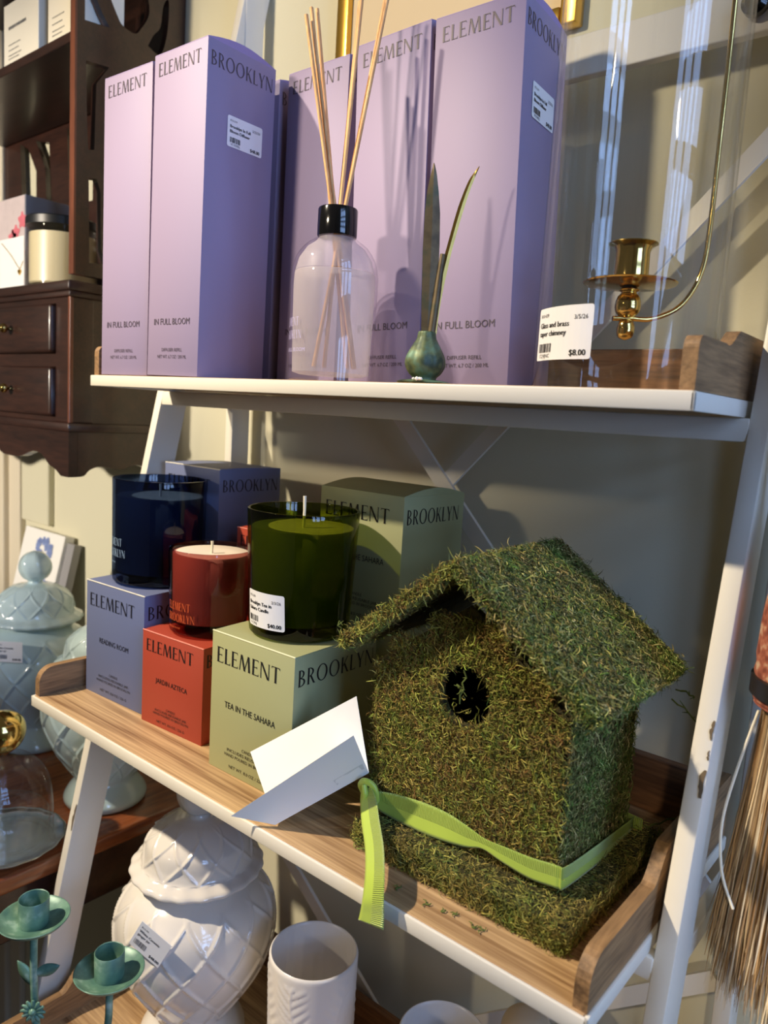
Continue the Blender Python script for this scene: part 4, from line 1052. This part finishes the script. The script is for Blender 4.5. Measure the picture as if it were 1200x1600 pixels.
def greeting_cards():
    t = thing('greeting_cards', 'pack of white cards with a blue hydrangea leaning on the wall behind blue jar', 'cards', (-.60, .150, TZ + .0004), (math.radians(-13), 0, 0))
    w, h = .135, .300
    MB().rbox(-.005, w, 0, .018, 0.004, h, .001).build('card_pack', M['paper'], t)
    MB().rbox(w + .0005, w + .024, .006, .020, 0.004, h - .010, .001).build('pack_spine', M['grey'], t)
    r = random.Random(6); mb = MB(); n = 14
    for k in range(46):
        a = r.uniform(0, 6.28); d = math.sqrt(r.random()); cx, cz = .074 + .034 * d * math.cos(a), .240 + .048 * d * math.sin(a)
        for q in range(4):
            b = q * PI / 2 + a; mb.add([(cx + .004 * math.cos(b) + .0042 * math.cos(2 * PI * i / 8), -.0006 - .00002 * k, cz + .004 * math.sin(b) + .0042 * math.sin(2 * PI * i / 8)) for i in range(8)], [tuple(range(8))])
    mb.build('hydrangea_print', M['hydrangea'], t)
    mb = MB()
    for (cx, cz, L, W, a) in ((.024, .178, .050, .019, .5), (.062, .190, .034, .010, -.3), (.06, .135, .046, .007, .6)):
        pts = []
        for k in range(16):
            q = 2 * PI * k / 16; x, z = L / 2 * math.cos(q), W * math.sin(q) * (1 - .3 * math.cos(q)); pts.append((cx + x * math.cos(a) - z * math.sin(a), -.0004, cz + x * math.sin(a) + z * math.cos(a)))
        mb.add(pts, [tuple(range(16))])
    mb.build('leaf_print', M['leafprint'], t)
greeting_cards()
def cloche():
    t = thing('glass_cloche', 'clear glass cloche with a gold ball knob on a silvered dish', 'cloche', (-.1060, -.0450, TZ + .0004))
    MB().lathe(prof_smooth([(.030, 0), (.050, .001), (.060, .004), (.0675, .009), (.0665, .0105), (.052, .008), (.001, .008)], 4), 72, disp=lambda a, i, r, z: .0008 * math.sin(16 * a) * (r > .05)).build('silvered_dish', M['silver'], t, smooth=50)
    MB().lathe(prof_smooth([(.0545, .0105), (.0552, .030), (.0545, .056), (.049, .081), (.036, .101), (.018, .111), (.006, .114)], 7), 72, capb=False, disp=lambda a, i, r, z: .0006 * math.sin(7 * a + z * 60)).build('glass_dome', M['glass'], t, smooth=60)
    MB().lathe(prof_smooth([(.044, .011), (.0505, .014), (.0510, .030), (.0485, .042), (.040, .047), (.026, .046)], 4), 60, capb=False, capt=False).build('glass_liner', M['glass'], t, smooth=60)
    MB().lathe(prof_smooth([(.006, .113), (.009, .1155), (.019, .124), (.0250, .138), (.0225, .153), (.012, .162), (.001, .1645)], 6), 40).build('ball_knob', M['brass'], t, smooth=60)
cloche()

# ------------------------------------------------------------------ bottom tray: tumblers, candle holder
def fern(h):
    """raised leaf sprays, leaning up the wall of a tumbler"""
    def f(a, i, r, z):
        if not .006 < z < h - .012: return 0
        s = 0
        for c in range(6):
            ac = 2 * PI * c / 6 + .25 * math.sin(z * 40 + c)
            d = ((a - ac + PI) % (2 * PI) - PI) * r
            if abs(d) < .020:
                ph = (z - abs(d) * .75) / .0085 + (.5 if d > 0 else 0)
                v = abs((ph % 1) - .5) * 2
                s = max(s, math.exp(-(v / .42) ** 2) * (1 - (abs(d) / .020) ** 2), math.exp(-(d / .0012) ** 2))
        return .0011 * s
    return f
def tumbler(label, loc, R, h, rz=0.):
    t = thing('tumbler', label, 'tumbler', loc, (0, 0, rz), 'white tumblers on the bottom tray')
    n = 70
    out = [(R * .80, 0), (R * .90, .001), (R * .94, .004)] + [(R * (.945 + .055 * k / n), .005 + (h - .008) * k / n) for k in range(n + 1)]
    MB().lathe(out + [(R - .0006, h - .0008), (R - .0018, h), (R - .0030, h - .0008), (R - .0034, h - .004), (R * .94 - .0040, .010), (R * .7, .006), (.001, .006)], 200, disp=fern(h)).build('tumbler_body', M['mugglaze'], t, smooth=60)
    return t
tumbler('white tumbler embossed with leaf sprays beside the white ginger jar', (.287, .0790, Z3 + .0004), .0435, .1745)
tumbler('white tumbler showing only its rim below the middle of the tray', (.4270, .1010, Z3 + .0004), .0395, .1560, .5)
def small_cups():
    t = thing('stoneware_cup', 'small beige stoneware cup beside the clear tumbler on the bottom tray', 'cup', (.4850, .1460, Z3 + .0004))
    MB().lathe(prof_smooth([(.014, 0), (.020, .001), (.0215, .004), (.022, .010), (.0222, .02), (.0223, .05), (.0225, .15), (.021, .172), (.012, .181), (.001, .183)], 4), 40).build('cup_body', M['beige'], t, smooth=60)
    t = thing('glass_tumbler', 'clear glass tumbler seen just under the tray edge by the birdhouse', 'glass', (.5290, .1250, Z3 + .0004))
    MB().lathe([(.012, 0), (.0175, .001), (.0185, .195), (.0178, .197), (.017, .195), (.016, .004), (.001, .004)], 48).build('glass_body', M['glass'], t, smooth=50)
small_cups()
def holder():
    bx, by = .1350, -.0900
    t = thing('candle_holder', 'teal painted metal two cup taper holder with leaves and a daisy', 'candle holder', (bx, by, Z3 + .0004))
    def G(x, y, z): return (x - bx, y - by, z - Z3)
    c1 = Vector(G(.1115, -.1130, -.5100)); c2 = Vector(G(.1710, -.0714, -.5545))
    MB().lathe(prof_smooth([(.020, 0), (.030, .001), (.031, .004), (.018, .008), (.006, .012), (.001, .013)], 5), 40).build('foot', M['teal'], t, smooth=60)
    p1 = curve3([(0, 0, .008), (-.002, -.012, .05), (-.012, -.022, .09), (-.0215, -.0225, .125), (-.0235, -.023, .165), tuple(c1)], 6)
    p2 = curve3([(0, 0, .008), (.012, .004, .05), (.028, .014, .09), (.0355, .0184, .12), tuple(c2)], 6)
    for p in (p1, p2): MB().tube(p, .0034, 12).build('stem', M['teal'], t, smooth=60)
    for c in (c1, c2):
        d = MB().lathe(prof_smooth([(.004, -.001), (.016, .0005), (.026, .0035), (.0308, .0085), (.0312, .0092), (.0300, .0094), (.024, .0060), (.014, .0028), (.001, .0022)], 5), 60, tuple(c)).build('drip_dish', M['teal'], t, smooth=60)
        MB().lathe([(.0120, .0018), (.0132, .0026), (.0134, .0270), (.0130, .0275), (.0124, .0270), (.0121, .006), (.001, .005)], 48, tuple(c)).build('candle_cup', M['teal'], t, smooth=40)
    rx, ry = math.cos(.686), math.sin(.686)
    def leaf(base, ang, L, W):
        mb = MB(); n = 10; vs = []
        for k in range(n + 1):
            s = k / n; w = W * math.sin(PI * min(1, s * .97 + .03)) ** .8
            for j, dn in ((-1, 0.), (0, .0012), (1, 0.)):
                x, z = s * L * math.cos(ang) - j * w * math.sin(ang), s * L * math.sin(ang) + j * w * math.cos(ang)
                vs.append((base[0] + rx * x + ry * (dn - .001 * s), base[1] + ry * x - rx * (dn - .001 * s), base[2] + z))
        fs = [(3 * i + j, 3 * i + j + 1, 3 * i + 4 + j, 3 * i + 3 + j) for i in range(n) for j in (0, 1)]
        o = mb.add(vs, fs).build('leaf', M['teal'], t, smooth=60); s_ = o.modifiers.new('solid', 'SOLIDIFY'); s_.thickness = .0008
    leaf((-.0232, -.0229, .1600), .42, .0260, .0060); leaf((-.0225, -.0227, .1480), 2.15, .0300, .0060)
    fc = Vector((-.0215 + .0035 * ry, -.0225 - .0035 * rx, .1270)); fl = None
    mb = MB()
    for k in range(12):
        a = 2 * PI * k / 12; u = Vector((rx * math.cos(a), ry * math.cos(a), math.sin(a))); v = Vector((-rx * math.sin(a), -ry * math.sin(a), math.cos(a))); nrm = Vector((ry, -rx, 0))
        vs = []
        for s in (.25, .6, .9, 1.0):
            w = .0031 * math.sin(PI * (.15 + .75 * s)); 
            for j, dn in ((-1, 0), (0, .0012), (1, 0)): vs.append(fc + u * .0118 * s + v * w * j + nrm * (dn + .0012))
        mb.add(vs, [(3 * i + j, 3 * i + j + 1, 3 * i + 4 + j, 3 * i + 3 + j) for i in range(3) for j in (0, 1)])
    d = mb.build('daisy', M['teal'], t, smooth=60); s_ = d.modifiers.new('solid', 'SOLIDIFY'); s_.thickness = .0008
    bm = bmesh.new(); bmesh.ops.create_uvsphere(bm, u_segments=20, v_segments=12, radius=.0036); bmesh.ops.translate(bm, verts=bm.verts, vec=fc + Vector((ry, -rx, 0)) * .0018)
    MB().bm(bm).build('daisy_center', M['teal'], d, smooth=60)
holder()

# ------------------------------------------------------------------ straw broom hanging at the right
def broom():
    cx, cy = .6745, .0880
    t = thing('hand_broom', 'straw hand broom with a rust woven band and black strap hanging right of shelf', 'broom', (cx, cy, -.40))
    g = np.random.default_rng(21); Z = .40
    mb_v = []; mb_f = []; cols = []
    N = 2600; K = 8
    pal = np.array([lin(206, 180, 142), lin(184, 154, 114), lin(220, 198, 160), lin(234, 218, 188), lin(156, 124, 88), lin(194, 160, 118)])
    for i in range(N):
        a = g.uniform(0, 2 * PI); q = g.random() ** .38
        r0 = .0235 * q; out = .0385 * q * g.uniform(.85, 1.06); zb = -.372 + g.uniform(-.018, .032) - .012 * math.cos(a) * q
        w = .00042 * g.uniform(.6, 1.5); tw = g.uniform(0, PI); wob = g.normal(0, .0014, 2); c = pal[g.integers(0, 6)] * g.uniform(.7, 1.15)
        f1, f2 = g.uniform(4, 9), g.uniform(4, 9)
        for k in range(K + 1):
            s = k / K; z = (-.176) * (1 - s) + zb * s; rad = r0 + (out - r0) * (s ** 1.25)
            x = rad * math.cos(a) + wob[0] * math.sin(f1 * s + a) * s; y = rad * .8 * math.sin(a) + wob[1] * math.sin(f2 * s + a) * s
            ww = w * (1 if k < K else .3)
            for sg in (-1, 1): mb_v.append((x + sg * ww * math.cos(tw), y + sg * ww * math.sin(tw), z + Z)); cols.append((*c, 1))
        b = i * 2 * (K + 1); mb_f += [(b + 2 * k, b + 2 * k + 1, b + 2 * k + 3, b + 2 * k + 2) for k in range(K)]
    me = bpy.data.meshes.new('bristles'); me.from_pydata(mb_v, [], mb_f); me.materials.append(M['bristle'])
    at = me.color_attributes.new('Col', 'FLOAT_COLOR', 'POINT'); at.data.foreach_set('color', np.array(cols, np.float32).ravel())
    o = bpy.data.objects.new('bristles', me); COL.objects.link(o); o.parent = t
    MB().tube(curve3([(-.024, -.010, -.190 + Z), (-.0300, -.016, -.225 + Z), (-.0340, -.022, -.262 + Z), (-.0300, -.026, -.292 + Z), (-.0205, -.028, -.312 + Z)], 6), .0009, 7).build('loose_straw', M['wick'], t, smooth=60)
    MB().lathe(prof_smooth([(.0265, -.186 + Z), (.0298, -.182 + Z), (.0306, -.160 + Z), (.0285, -.120 + Z), (.022, -.080 + Z), (.014, -.066 + Z)], 6), 48, disp=lambda a, i, r, z: .0006 * math.sin(z * 2 * PI / .0034)).build('woven_band', M['band'], t, smooth=50)
    MB().lathe([(.0306, -.180 + Z), (.0328, -.179 + Z), (.0328, -.168 + Z), (.0306, -.167 + Z)], 48, disp=lambda a, i, r, z: .0006 * math.sin(3 * a)).build('strap', M['leather'], t, smooth=40)
    MB().tube([(0, 0, -.075 + Z), (0, 0, .05 + Z), (0, 0, .20 + Z)], [.011, .012, .010], 20).build('handle', M['backwood'], t, smooth=50)
    MB().tube(curve3([(0, .004, .195 + Z), (0, .07, .235 + Z), (0, WALLY - cy - .010, .26 + Z), (0, WALLY - cy - .001, .262 + Z)], 5), .0016, 8).build('hanging_loop', M['leather'], t, smooth=60)
broom()
